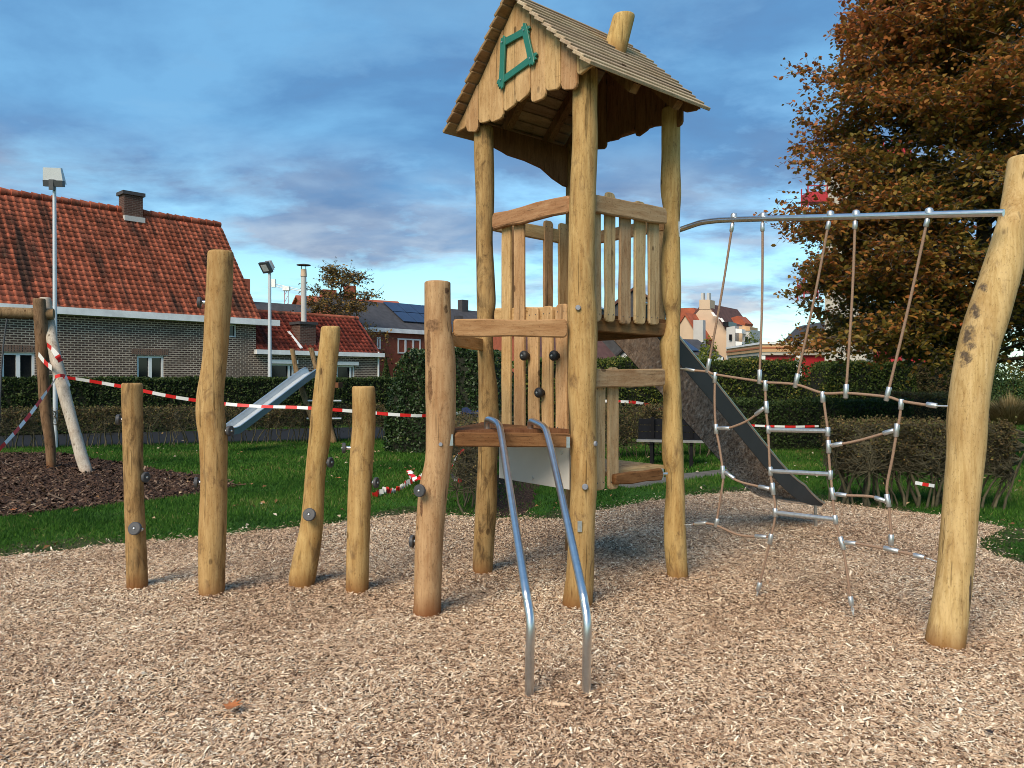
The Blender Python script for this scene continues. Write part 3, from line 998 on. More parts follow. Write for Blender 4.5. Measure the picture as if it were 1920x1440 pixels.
# railing on the face with the climbing wall
rail(926, 416, 1070, 382, .125, F, V_, .03, 'rail_red', seed=40)
for k, (a, b, t, bt) in enumerate(((941, 959, 402, 812), (964, 985, 396, 812), (990, 1012, 577, 814), (1016, 1038, 574, 814), (1042, 1066, 570, 816))):
    slat(a, b, t, bt, F, V_, -.012, seed=60 + k)
rail(930, 590, 1068, 590, .11, F, V_, -.05, 'board', seed=41)
# railing on the right-hand face
rail(1108, 379, 1247, 407, .125, F, U, .03, 'board_grey', seed=42)
for k, (a, b, t, bt) in enumerate(((1108, 1127, 385, 603), (1133, 1153, 361, 604), (1160, 1183, 392, 608), (1188, 1210, 378, 608), (1214, 1236, 395, 609))):
    slat(a, b, t, bt, F, U, -.012, 'board_grey', seed=70 + k)
rail(1108, 710, 1244, 707, .132, F, U, .03, 'board_grey', seed=43)
for k, (a, b, t, bt) in enumerate(((1112, 1135, 715, 919), (1138, 1160, 689, 917))):
    slat(a, b, t, bt, F, U, -.012, 'board_grey', seed=80 + k)
# far-left and far-right faces
BR = (RR - B).normalized()
board('rail', L.lerp(B, .05) + UP * 2.90, L.lerp(B, .97) + UP * 2.88, .12, .04, V_, M['board'], tower, seed=44)
board('rail', RR.lerp(B, .05) + UP * 2.86, RR.lerp(B, .97) + UP * 2.86, .11, .04, U, M['board'], tower, seed=45)
for k, (a, b) in enumerate(((1018, 1037), (1046, 1065), (950, 968))):
    slat(a, b, 414 + 5 * k, 590, L, LB, .012, 'board', seed=90 + k)
for k, t in enumerate((.12, .85)):
    q = B.lerp(RR, t)
    board('slat', q + UP * 1.98, q + UP * 2.98, .09, .025, U, M['board_grey'], tower, seed=95 + k)


def deck(name, z, th, a, b, c, d, n, mat, gap=.008):
    """planks side by side between edge a-b and edge d-c"""
    for i in range(n):
        t0, t1 = i / n, (i + 1) / n
        q = [a.lerp(d, t0), b.lerp(c, t0), b.lerp(c, t1), a.lerp(d, t1)]
        nn = (d - a).normalized() * gap / 2
        q = [q[0] + nn, q[1] + nn, q[2] - nn, q[3] - nn]
        m = MB()
        p = [k + UP * (z - th) for k in q] + [k + UP * z for k in q]
        m.poly(p, [(3, 2, 1, 0), (4, 5, 6, 7), (0, 1, 5, 4), (1, 2, 6, 5), (2, 3, 7, 6), (3, 0, 4, 7)])
        ce = (q[0] + q[1] + q[2] + q[3]) / 4 + UP * z
        X = (q[1] - q[0]).normalized(); Y = UP.cross(X); Z = UP
        Mx = Matrix(((Y.x, Z.x, X.x, ce.x), (Y.y, Z.y, X.y, ce.y), (Y.z, Z.z, X.z, ce.z), (0, 0, 0, 1)))
        inv = Mx.inverted()
        me = pyd(name, [inv @ Vector(v) for v in m.v], m.f)
        add(name, me, mat, tower, Mx)


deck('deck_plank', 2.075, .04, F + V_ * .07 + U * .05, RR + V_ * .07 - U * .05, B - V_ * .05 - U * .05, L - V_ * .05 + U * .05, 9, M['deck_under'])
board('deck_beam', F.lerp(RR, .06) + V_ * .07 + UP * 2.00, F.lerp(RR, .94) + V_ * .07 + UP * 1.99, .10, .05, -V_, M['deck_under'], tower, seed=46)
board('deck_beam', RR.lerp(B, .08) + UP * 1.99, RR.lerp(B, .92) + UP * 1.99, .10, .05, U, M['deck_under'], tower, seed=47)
# low inner deck at seat height
deck('seat_plank', .905, .03, F + U * .30 + V_ * .06, RR + V_ * .06 - U * .08, B - V_ * .06 - U * .08, L + U * .30 - V_ * .06, 8, M['board_grey'])
rail(1150, 899, 1240, 889, .085, F, U, .02, 'board_red', seed=48)
for (px, py) in ((1241, 889),):
    c = MB(); p = onplane(px, py, F, U, .03); c.box(p, (.022, .02, .085), (U, V_, UP)); c.build('bracket', M['galv'], tower)
    c = MB(); c.tube([p, p + U * .06], .013, 10); c.build('pin', M['galv'], tower)
# pale panel under the step platform
pp = [onplane(a, b, F, V_, .02) for a, b in ((937, 832), (1068, 830), (1068, 918), (937, 896))]
o0 = pp[0]
plank('side_panel', [((p - o0).dot(-V_), (p - o0).z) for p in pp], o0, -V_, UP, .016, M['white_panel'], tower, bev=.002)
for (a, b) in ((1053, 848), (998, 897)):
    c = MB(); p = onplane(a, b, F, V_, .03); c.lathe(p, -U, [(0, .013), (.008, .011)], 10); c.build('bolt', M['galv'], tower)
# step platform between the single post and the tower
PF = (F - P5).normalized()
zt = 1.245
for i in range(7):
    t0, t1 = i / 7, (i + .96) / 7
    a, b = P5.lerp(L, t0 * .93) + PF * .06, F.lerp(L, t0 * .93) - PF * .07
    c, d = F.lerp(L, t1 * .93) - PF * .07, P5.lerp(L, t1 * .93) + PF * .06
    q = [k + UP * (zt - .035) for k in (a, b, c, d)] + [k + UP * zt for k in (a, b, c, d)]
    m = MB(); m.poly(q, [(3, 2, 1, 0), (4, 5, 6, 7), (0, 1, 5, 4), (1, 2, 6, 5), (2, 3, 7, 6), (3, 0, 4, 7)])
    m.build('step_plank', M['board_red'], tower, org=(a + b) / 2)
rail(852, 824, 1070, 825, .098, P5, PF, .045, 'board_red', seed=49, wav=.002)
for (px, py) in ((846, 825), (1065, 829)):
    c = MB(); p = onplane(px, py, P5, PF, .075); nf = Vector((PF.y, -PF.x, 0)); c.box(p, (.024, .012, .075), (PF, nf, UP))
    c.build('bracket', M['galv'], tower)
rail(850, 614, 1063, 616, .118, P5, PF, .05, 'rail_red', seed=50, th=.05)
board('rail', P5.lerp(L, .05) + UP * 1.90, L + UP * 1.88, .10, .045, Vector((-1, 0, 0)), M['board'], tower, seed=51)
# climbing grips on the wall
for (px, py) in ((991, 667), (1047, 667), (1019, 736)):
    p = onplane(px, py, F, V_, .0)
    c = MB(); c.lathe(p, -U, [(0, .020), (.022, .026), (.03, .037), (.052, .039), (.064, .033), (.070, .02)], 18); g = c.build('climbing_grip', M['rubber'], tower)
    c = MB(); c.lathe(p - U * .070, -U, [(0, .008), (.004, .006)], 10); c.build('screw', M['galv'], g)
# bolts and plates on the posts
for (px, py, p0, r) in ((1084, 577, F, .020), (1097, 913, F, .022), (1118, 832, F, .020)):
    d = (Vector((0, 0, 0)) - p0); d.z = 0; d.normalize()
    if px == 1118: d = (d + Vector((1.6, 0, 0))).normalized()
    q = at(px, py, p0.y - .105)
    if px == 1118: q = at(px - 2, py, p0.y - .05)
    c = MB(); c.lathe(q + d * .0, d, [(-.03, r), (.004, r), (.010, r * .8)], 8); c.build('bolt', M['bolt'], tower)
q = at(1087, 987, F.y - .098); c = MB(); c.box(q, (.03, .012, .075)); c.build('post_plate', M['galv'], tower)
q = at(826, 833, P5.y - .09); c = MB(); c.lathe(q, (0, -1, 0), [(-.03, .016), (.006, .013)], 8); c.build('bolt', M['bolt'], tower)
# two bent steel handrails down to the chips
for pts in (((992, 1292, 3.93), (993, 1235, 3.93), (994.5, 1190, 3.93), (994, 1160, 3.945), (989, 1128, 3.99), (982, 1085, 4.09), (950, 880, 4.86), (940, 817, 5.11), (935, 797, 5.20), (924, 789, 5.33), (916, 787, 5.42), (914, 791, 5.45), (914, 812, 5.46)),
            ((1099, 1288, 3.96), (1100, 1235, 3.96), (1101, 1192, 3.96), (1100.5, 1162, 3.975), (1096, 1132, 4.02), (1088, 1090, 4.12), (1043, 885, 4.88), (1028, 822, 5.13), (1021, 802, 5.22), (1006, 793, 5.35), (997, 790, 5.43), (995, 795, 5.46), (995, 812, 5.47))):
    P = [at(*p) for p in pts]
    P[0].z = -.10
    c = MB(); c.tube([Vector(q) for q in catmull([tuple(p) for p in P], 4)], .0235, 14); c.build('handrail', M['steel'], tower)


def knob(parent, p, ax, post_side, r=.045, mat='grey_disc'):
    """foot disc at p facing ax, on a steel pin from post_side"""
    ax = Vector(ax).normalized()
    c = MB(); c.lathe(p, ax, [(-.012, r * .86), (-.008, r), (.010, r), (.014, r * .9), (.0145, .016), (.013, .011)], 28, 0, False)
    k = c.build('foot_disc', M[mat], parent)
    c = MB(); c.tube([p - ax * .012, post_side], .0145, 12); c.build('pin', M['steel'], k)
    c = MB(); c.lathe(p + ax * .010, ax, [(0, .009), (.008, .008), (.009, .004)], 12); c.build('screw', M['galv'], k)
    return k


knob(tower, at(787, 920, P5.y - .14), (-.45, -1, .05), at(800, 920, P5.y - .03), .042)
knob(tower, at(773, 1015, P5.y + .02), (-1, .15, 0), at(795, 1015, P5.y), .042)

# ------------------------------------------------------------------ four stepping posts
def step_post(rows, d, seed, mat, label, knobs):
    pts = ground_path(rows, d)
    t = thing('climbing_post', pts[0][:3], label, 'climbing post', 'stepping posts beside the tower')
    log_post('trunk', pts, M[mat], t, seg=22, seed=seed)
    for (px, py, side) in knobs:
        if side == 'f':
            row = min(pts, key=lambda q: abs(q[2] - at(px, py, d).z)); rr = row[3]
            p = at(px, py, d - rr - .045); av = Vector((-.10, -1, .30)).normalized(); knob(t, p, av, p - av * .09, .049)
        else:
            s = -1 if side == 'l' else 1
            p = at(px, py, d); knob(t, p, (s, -.28, .02), p - Vector((s * .10, 0, 0)), .040)


step_post([(718, 229, 266), (760, 230, 266), (800, 231, 267), (900, 233, 268), (1000, 236, 272), (1105, 239, 276)], 5.84, 1, 'post_dirty',
          'shortest slim climbing post furthest from the tower, stained brown', ((253, 991, 'f'), (222, 787, 'l'), (273, 895, 'r')))
step_post([(471, 391, 438), (560, 386, 434), (660, 381, 426), (705, 376, 422), (745, 370, 419), (785, 369, 421), (830, 375, 425), (900, 377, 424), (980, 375, 424), (1050, 373, 421), (1118, 374, 420)], 5.69, 2, 'post',
          'tallest crooked climbing post with a bulge at mid height', ((374, 567, 'l'), (431, 808, 'r'), (368, 905, 'l')))
step_post([(612, 603, 638), (660, 598, 635), (760, 585, 624), (820, 579, 620), (900, 571, 609), (980, 564, 606), (1040, 551, 599), (1080, 543, 592), (1100, 543, 589)], 5.95, 3, 'post',
          'leaning climbing post that tapers upward to a narrow tilted top', ((580, 965, 'f'), (619, 867, 'r')))
step_post([(724, 660, 703), (800, 660, 704), (850, 656, 701), (940, 652, 696), (1040, 650, 692), (1105, 648, 690)], 5.8, 4, 'post',
          'short straight climbing post nearest the step platform', ((645, 840, 'l'), (705, 905, 'r')))

# ------------------------------------------------------------------ slide behind the tower
S0f, S0n = Vector((.80, 6.83, 0)), Vector((1.12, 6.44, 0))
SD = U
prof = [(-.12, 2.075), (.0, 2.06), (.10, 2.00), (.35, 1.82), (.9, 1.43), (1.5, .99), (2.0, .63), (2.3, .44), (2.55, .32), (2.8, .25), (3.02, .22)]
prof = [tuple(q) for q in catmull([(a, b) for a, b in prof], 3)]
slide = thing('tower_slide', S0f + SD * 1.4, 'long steel slide running down from the back of the timber tower', 'slide')
m = MB()
w_ = (S0n - S0f)
def sl_pts(lat, dz): return [S0f + w_ * lat + SD * s + UP * (z + dz) for s, z in prof]
n = len(prof)
for lay, dz in ((0, 0), (1, -.012)):
    a, b = sl_pts(0, dz), sl_pts(1, dz)
    fs = [(i, i + 1, n + i + 1, n + i) if lay else (i, n + i, n + i + 1, i + 1) for i in range(n - 1)]
    m.poly(a + b, fs, 0, True)
m.build('chute', M['slide_steel'], slide)
for lat, nm in ((0, 'side_wall'), (1, 'side_wall')):
    m = MB()
    hw = [max(.02, min(.155, .155 - max(0, s - 2.55) * .30)) for s, z in prof]
    sgn = -1 if lat == 0 else 1
    wn = w_.normalized() * sgn
    lo = [S0f + w_ * lat + SD * s + UP * (z - .012) for s, z in prof]
    hi = [S0f + w_ * lat + SD * (s + .35 * h) + UP * (z + h) + wn * .025 for (s, z), h in zip(prof, hw)]
    lo2 = [p + wn * .006 for p in lo]; hi2 = [p + wn * .006 for p in hi]
    fs = [(i, i + 1, n + i + 1, n + i) for i in range(n - 1)]
    m.poly(lo + hi, fs, 0, True); m.poly(lo2 + hi2, [f[::-1] for f in fs], 0, True)
    wl = m.build(nm, M['slide_wall'], slide)
    m = MB(); m.tube(hi, .014, 8); m.build('rim', M['steel'], wl)
for lat in (0.02, .98):
    m = MB(); q = S0f + w_ * lat + SD * 2.9; m.tube([q + UP * .24, q + UP * -.10 + SD * .02], .017, 10); m.build('leg', M['steel'], slide)
m = MB(); m.tube([S0f + SD * 3.02 + UP * .215, S0n + SD * 3.02 + UP * .215], .02, 10); m.build('end_roll', M['steel'], slide)

# ------------------------------------------------------------------ leaning post and rope net
LP = ground_path([(294, 1894, 1944, 4.72), (360, 1884, 1936, 4.7), (410, 1874, 1929), (450, 1862, 1921), (500, 1845, 1914), (560, 1825, 1898), (610, 1809, 1884), (660, 1797, 1868), (720, 1786, 1855), (780, 1780, 1848), (860, 1778, 1842), (940, 1772, 1833), (1020, 1765, 1826), (1100, 1756, 1818), (1200, 1737, 1806)], 4.62)
lt = thing('leaning_post', LP[0][:3], 'thick leaning debarked post with dark bark scars holding the rope net', 'post')


def scar_at(px, py, d, r, base, rx, rz, c):
    p = at(px, py, d - r) - Vector(base)
    return (p.x, p.y, p.z, rx, rz, c)


BK = (.085, .062, .048)
M['post_scar'] = m_wood('robinia_post_scarred', (.33, .205, .085), (.47, .315, .14), (.57, .405, .21), stain=(.16, .095, .05), stain_at=.62, foot=.9, scars=[
    scar_at(1807, 662, 4.62, .09, LP[0][:3], .055, .10, BK), scar_at(1818, 618, 4.62, .09, LP[0][:3], .048, .14, BK), scar_at(1834, 572, 4.62, .09, LP[0][:3], .030, .09, BK),
    scar_at(1853, 535, 4.62, .10, LP[0][:3], .018, .05, BK), scar_at(1873, 445, 4.62, .09, LP[0][:3], .022, .05, (.14, .10, .07)), scar_at(1816, 1110, 4.62, .06, LP[0][:3], .014, .12, BK)])
log_post('trunk', LP, M['post_scar'], lt, seg=26, seed=55, rough=.035)
PL0, PL1 = Vector((RR.x, RR.y, 0)), Vector((2.68, 4.62, 0))
ND = (PL1 - PL0).normalized()
def net(px, py): return onplane(px, py, PL0, ND, .0)


nt_ = thing('climbing_net', PL0.lerp(PL1, .5), 'tan rope climbing net with steel rungs hung from a steel bar', 'rope net')
def rope(pts, name='rope', r=.0092, parent=nt_, per=5, raw=False):
    P = [Vector(q) if raw else net(*q) for q in pts]
    c = MB(); c.tube([Vector(q) for q in catmull([tuple(p) for p in P], per)], r, 8, mi=0)
    return c.build(name, M['rope'], parent)


def ferrule(a, b, parent, r=.0145, raw=False):
    A, B_ = (Vector(a), Vector(b)) if raw else (net(*a), net(*b))
    d = B_ - A; ln = d.length
    c = MB(); c.lathe(A, d, [(0, r * .8), (.004, r), (ln - .004, r), (ln, r * .8)], 12)
    return c.build('ferrule', M['galv'], parent)


def along(p, q, px_len):
    v = Vector((q[0] - p[0], q[1] - p[1])); v = v.normalized() * px_len
    return (p[0] + v.x, p[1] + v.y)


bar_pts = [(1268, 433), (1288, 426), (1312, 418), (1335, 414.5), (1360, 412.5), (1450, 409.5), (1600, 406), (1740, 402.5), (1882, 399)]
c = MB(); c.tube([Vector(q) for q in catmull([tuple(net(*p)) for p in bar_pts], 4)], .0215, 14)
bar = c.build('overhead_bar', M['steel'], nt_)
c = MB(); c.box(net(1269, 432) - Vector((.0, .03, 0)), (.022, .05, .12)); c.build('bracket', M['galv'], bar)
for (a, b) in (((1375, 411), (1327, 692)), ((1430, 410), (1424, 713)), ((1556, 407), (1492, 720)), ((1604, 406), (1586, 740)), ((1741, 402), (1663, 745))):
    mid = ((a[0] + b[0]) / 2 + 2, (a[1] + b[1]) / 2)
    rp = rope([a, mid, b], 'hanging_rope')
    ferrule(along(a, b, 8), along(a, b, 24), rp, .0150)
    ferrule(along(b, a, 20), along(b, a, -7), rp, .0165)
    c = MB(); q = net(a[0] + 1, a[1] - 8); c.lathe(q - UP * .012, UP, [(-.01, .024), (.008, .025), (.022, .020), (.028, .008)], 14); c.build('cap', M['galv'], rp)
main = rope([(1292, 694), (1327, 697), (1341, 702), (1424, 715), (1436, 717), (1492, 721), (1543, 737), (1588, 737), (1662, 744), (1690, 752), (1740, 760)], 'edge_rope')
ferrule((1285, 692), (1303, 695), main, .013); ferrule((1737, 758), (1757, 761), main, .017)
c = MB(); c.tube([net(1755, 761), net(1790, 762)], .006, 8); c.tube([net(1271, 691), net(1287, 692)], .006, 8); c.build('shackle', M['galv'], main, kind=None)
VER = [[(1341, 702), (1340, 750), (1342, 799), (1349, 838), (1355, 880), (1356, 900), (1343, 983)],
       [(1435, 717), (1436, 761), (1440, 807), (1442, 845), (1444, 883), (1449, 918), (1454, 962), (1445, 1010), (1431, 1068), (1423, 1098)],
       [(1543, 738), (1547, 770), (1552, 808), (1553, 837), (1557, 889), (1561, 924), (1566, 975), (1579, 1020), (1588, 1072), (1595, 1122)],
       [(1690, 752), (1687, 782), (1682, 807), (1673, 860), (1663, 912), (1666, 940), (1671, 1002), (1671, 1024)]]
vr = [rope(v, 'drop_rope') for v in VER]
JN = [(0, (1341, 698), (1340, 718)), (0, (1342, 795), (1343, 814)), (0, (1355, 873), (1356, 897)), (0, (1345, 972), (1342, 988)),
      (1, (1435, 713), (1435, 733)), (1, (1436, 752), (1438, 775)), (1, (1440, 798), (1441, 813)), (1, (1444, 875), (1445, 892)), (1, (1448, 905), (1450, 928)), (1, (1453, 953), (1454, 969)), (1, (1446, 1001), (1443, 1020)), (1, (1425, 1092), (1421, 1108)),
      (2, (1542, 734), (1543, 755)), (2, (1552, 801), (1552, 818)), (2, (1553, 825), (1554, 850)), (2, (1557, 882), (1557, 899)), (2, (1559, 914), (1563, 937)), (2, (1565, 966), (1567, 983)), (2, (1575, 1006), (1582, 1031)), (2, (1594, 1118), (1597, 1136)),
      (3, (1690, 748), (1689, 768)), (3, (1682, 794), (1680, 819)), (3, (1662, 926), (1667, 951)), (3, (1671, 1002), (1671, 1022))]
for i, a, b in JN: ferrule(a, b, vr[i], .0165)
for (a, b) in (((1441, 806), (1550, 808)), ((1445, 883), (1556, 889)), ((1454, 961), (1566, 974))):
    c = MB(); c.tube([net(*a), net(*b)], .0155, 12); c.build('rung', M['galv'], nt_)
CR = [[(1344, 803), (1365, 803), (1403, 788), (1435, 763)], [(1357, 884), (1384, 902), (1427, 913), (1446, 917)], [(1556, 836), (1610, 826), (1679, 806)],
      [(1564, 926), (1590, 929), (1633, 931), (1663, 940)], [(1581, 1017), (1606, 1019), (1671, 1031), (1736, 1046)], [(1300, 983), (1318, 981), (1343, 985), (1386, 1003), (1440, 1007)]]
for cc in CR:
    rp = rope(cc, 'cross_rope')
    ferrule(along(cc[0], cc[1], 3), along(cc[0], cc[1], 24), rp, .015)
    ferrule(along(cc[-1], cc[-2], 3), along(cc[-1], cc[-2], 24), rp, .015)
rp = vr[3]; ferrule((1657, 1027), (1685, 1034), rp, .016)
for i, (a, b) in enumerate(((VER[1][-1], (1417, 1128)), (VER[2][-1], (1600, 1152)), ((1736, 1046), (1764, 1056)), ((1300, 983), (1284, 984)))):   # short chains
    for k in range(5):
        p = net(*a).lerp(net(*b), (k + .5) / 5); d = (net(*b) - net(*a)).normalized()
        c = MB(); sd = ND if k % 2 else Vector((0, 1, 0))
        ring = [p + d * .016 * math.cos(t) + sd * .008 * math.sin(t) for t in np.linspace(0, 2 * math.pi, 11)]
        c.tube(ring, .0035, 6, False); c.build('chain_link', M['galv'], nt_)

# ------------------------------------------------------------------ houses
def uv_box(me):
    uv = me.uv_layers.new(name='UVMap')
    for p in me.polygons:
        nn = p.normal
        t = Vector((-nn.y, nn.x, 0))
        t = t.normalized() if t.length > .3 else Vector((1, 0, 0))
        for li in p.loop_indices:
            co = me.vertices[me.loops[li].vertex_index].co
            uv.data[li].uv = (co.dot(t), co.z if abs(nn.z) < .7 else co.y)


def wall_open(name, parent, O, X, x0, x1, z0, z1, holes, mat, depth=.14, N=None):
    """a wall face from x0..x1, z0..z1 along X with rectangular holes and reveals; N points outwards"""
    xs = sorted({x0, x1, *[h[0] for h in holes], *[h[1] for h in holes]}); zs = sorted({z0, z1, *[h[2] for h in holes], *[h[3] for h in holes]})
    xs = [x for x in xs if x0 <= x <= x1]; zs = [z for z in zs if z0 <= z <= z1]
    m = MB()
    P = lambda x, z, d=0: O + X * x + UP * z - N * d
    for i in range(len(xs) - 1):
        for j in range(len(zs) - 1):
            cx, cz = (xs[i] + xs[i + 1]) / 2, (zs[j] + zs[j + 1]) / 2
            if any(h[0] < cx < h[1] and h[2] < cz < h[3] for h in holes): continue
            m.poly([P(xs[i], zs[j]), P(xs[i + 1], zs[j]), P(xs[i + 1], zs[j + 1]), P(xs[i], zs[j + 1])], [(0, 1, 2, 3)])
    for a, b, c, d in holes:
        for q in (((a, c), (b, c)), ((b, c), (b, d)), ((b, d), (a, d)), ((a, d), (a, c))):
            m.poly([P(*q[0]), P(*q[1]), P(*q[1], depth), P(*q[0], depth)], [(3, 2, 1, 0)])
    o = m.build(name, mat, parent)
    uv_box(o.data)
    return o


def window(parent, O, X, N, h, frame_w=.07, bars=1, pane='glass_dark', recess=.10, frame='white_paint'):
    a, b, c, d = h
    Pt = lambda x, z, k: O + X * x + UP * z - N * k
    m = MB(); e = .004
    ax = (X, -N, UP)
    def bx(x0, x1, z0, z1): m.box(Pt((x0 + x1) / 2, (z0 + z1) / 2, recess), (x1 - x0, .06, z1 - z0), ax)
    bx(a + e, b - e, d - frame_w, d - e); bx(a + e, b - e, c + e, c + frame_w)
    bx(a + e, a + frame_w, c + frame_w, d - frame_w); bx(b - frame_w, b - e, c + frame_w, d - frame_w)
    for k in range(bars):
        xm = a + (b - a) * (k + 1) / (bars + 1)
        bx(xm - frame_w * .75, xm + frame_w * .75, c + frame_w, d - frame_w)
    w = m.build('window', M[frame], parent)
    g = MB(); g.box(Pt((a + b) / 2, (c + d) / 2, recess + .05), (b - a - .02, .01, d - c - .02), ax)
    g.build('pane', M[pane], w)
    return w


def m_tile(name, base, dark, streak=1.0, lich=.25):
    s = NT(name)
    geo = s.n('NewGeometry'); pos = geo.outputs['Position']
    dp = s.n('VectorMath', operation='DOT_PRODUCT'); s.put(dp.inputs[0], pos); dp.inputs[1].default_value = (.684, .729, 0)
    se = s.n('SeparateXYZ'); s.put(se.inputs[0], pos)
    cb = s.n('CombineXYZ'); s.put(cb.inputs[0], dp.outputs['Value']); s.put(cb.inputs[1], s.math('MULTIPLY', se.outputs[2], .16))
    st = s.noise(cb.outputs[0], 1.5, 5, .62, .1)
    oi = s.n('ObjectInfo')
    vo = s.n('TexVoronoi', Scale=3.6, feature='F1'); s.put(vo.inputs['Vector'], pos)
    sv = s.n('SeparateColor'); s.put(sv.inputs[0], vo.outputs['Color'])
    c = s.ramp(sv.outputs[0], [(0, tuple(k * .62 for k in base)), (.5, base), (1, tuple(min(1, k * 1.35) for k in base))])
    c = s.mix(s.ramp(st, [(.52, 0.0), (.62, .9 * streak)]), c, dark)
    li = s.noise(pos, 5, 4, .7)
    c = s.mix(s.ramp(li, [(.60, 0.0), (.74, lich)]), c, (.30, .26, .17))
    dn = s.noise(pos, 2.3, 4, .7)
    c = s.mix(s.ramp(dn, [(.50, 0.0), (.75, .35)]), c, dark)
    return s.out(c, .95, Specular_IOR_Level=.05)


M['tile'] = m_tile('orange_pantile', (.34, .098, .056), (.060, .038, .030))
M['tile_dark'] = m_tile('dark_red_pantile', (.20, .045, .030), (.035, .022, .022), .8, .12)
TW, TL_ = .255, .27


def tile_mesh(w, l):
    xs = [0, .18 * w, .36 * w, .58 * w, 1.02 * w]; zs = [.012, .052, .046, .008, .0]
    v = []
    for x, z in zip(xs, zs): v += [(x, -.02, z + .030), (x, l * 1.04, z), (x, -.018, z - .012)]
    f = []
    for i in range(4):
        a, b = 3 * i, 3 * (i + 1)
        f += [(a, b, b + 1, a + 1), (a + 2, b + 2, b, a)]
    return v, f


def tile_roof(parent, org, X, S, N, ncol, nrow, mat, near, single):
    """pantiles from the eave corner org: X along the eave, S up the slope. 'single' nearest tiles are objects"""
    v, f = tile_mesh(TW, TL_)
    me = pyd('roof_tile', v, f); me.materials.append(mat)
    me.polygons.foreach_set('use_smooth', np.ones(len(f), bool))
    spots = []
    rg = random.Random(2)
    for i in range(ncol):
        for j in range(nrow):
            spots.append(org + X * (TW * i) + S * (TL_ * j) + N * (.02 + rg.uniform(-.006, .006)))
    order = sorted(range(len(spots)), key=lambda k: (spots[k] + X * .1 - near).length)
    inv = world_of(parent).inverted()
    for k in order[:single]:
        p = spots[k]
        o = bpy.data.objects.new('roof_tile', me); COL.objects.link(o); o.parent = parent
        Mx = Matrix(((X.x, S.x, N.x, p.x), (X.y, S.y, N.y, p.y), (X.z, S.z, N.z, p.z), (0, 0, 0, 1)))
        o.matrix_basis = inv @ Mx
    rest = order[single:]
    if rest:
        vv = np.array(v); A = np.array([list(X), list(S), list(N)])
        loc = vv @ A
        P = np.array([list(spots[k] - world_of(parent).translation) for k in rest])
        VV = (P[:, None, :] + loc[None]).reshape(-1, 3)
        m2 = np_mesh('roof_tiles', VV, len(v), f)
        m2.polygons.foreach_set('use_smooth', np.ones(len(m2.polygons), bool))
        add('roof_tiles', m2, mat, parent, Matrix.Translation(world_of(parent).translation), kind='stuff')


W_ = Vector((.684, .729, 0)).normalized(); NB = Vector((-.729, .684, 0)).normalized()
HB = Vector((-11.38, 34.2, 0)); FRONT = -NB
EZ, RZ, HD = 4.40, 8.93, 3.66


def hx(px, py, off=0.0):
    p = onplane(px, py, HB, W_, off)
    return (p - HB).dot(W_), p.z


house = thing('brick_house', HB - W_ * 6, 'long dark brick house with bright orange pantile roof and white eaves', 'house')
LEN = 15.0
def hole(px0, px1, y0, z0): return (hx(px0, y0)[0], hx(px1, y0)[0], z0, (hx(px0, y0)[1] + hx(px1, y0)[1]) / 2)
h1 = hole(3, 66, 661, 1.05); h2 = hole(257, 308, 667, 1.05); h3 = (hx(424, 610)[0], hx(444, 610)[0], hx(434, 632)[1], hx(434, 608)[1])
wall_open('wall', house, HB, W_, -LEN, .0, 0, EZ, [h1, h2, h3], M['brick'], N=FRONT)
for h in (h1, h2): window(house, HB, W_, FRONT, h, .085, 1)
window(house, HB, W_, FRONT, h3, .06, 0)
m = MB()                                              # gable end and back
p0, p1, p2 = HB, HB + NB * 2 * HD, HB + NB * HD
m.poly([p0, p1, p1 + UP * EZ, p2 + UP * (RZ - .15), p0 + UP * EZ], [(0, 1, 2, 3, 4)])
q0, q1 = p1 - W_ * LEN, p0 - W_ * LEN
m.poly([p1, q0, q0 + UP * EZ, p1 + UP * EZ], [(0, 1, 2, 3)])
m.poly([q0, q1, q1 + UP * EZ, (q0 + q1) / 2 + UP * (RZ - .15), q0 + UP * EZ], [(0, 1, 2, 3, 4)])
o = m.build('gable_wall', M['brick'], house); uv_box(o.data)
for h in (h1, h2):                                    # soldier course over each opening
    for k in range(int((h[1] - h[0] + .4) / .085)):
        mm = MB(); x = h[0] - .2 + k * .085 + .035
        mm.box(HB + W_ * x + UP * (h[3] + .15) + FRONT * .004, (.062, .02, .23), (W_, FRONT, UP)); mm.build('lintel_brick', M['far_brick_brown'], house)
S_ = (NB * HD + UP * (RZ - EZ)).normalized(); NS = (UP * HD - NB * (RZ - EZ)).normalized()
slope = math.hypot(HD, RZ - EZ)
m = MB()
e0 = HB + UP * EZ + FRONT * .22 - UP * .22 * (RZ - EZ) / HD + W_ * .16
for sgn in (0, 1):
    if sgn == 0: a = e0; s = S_; nn = NS
    else:
        a = HB + NB * (2 * HD + .22) + UP * (EZ - .22 * (RZ - EZ) / HD) + W_ * .16
        s = (-NB * HD + UP * (RZ - EZ)).normalized(); nn = (UP * HD + NB * (RZ - EZ)).normalized()
    sl = slope + .22 * slope / HD
    pts = [a, a - W_ * (LEN + .3), a - W_ * (LEN + .3) + s * sl, a + s * sl]
    m.poly(pts + [p - nn * .10 for p in pts], [(0, 1, 2, 3), (7, 6, 5, 4), (0, 4, 5, 1), (3, 2, 6, 7), (0, 3, 7, 4), (1, 5, 6, 2)])
roof_h = m.build('roof', M['tile'], house)
near = e0 - W_ * 11.5 + S_ * 3
ncol = int((LEN + .3) / TW)
tile_roof(roof_h, e0 - W_ * (ncol * TW), W_, S_, NS, ncol, int(sl / TL_), M['tile'], at(30, 480, 29.5), 300)
rp_ = e0 + S_ * sl
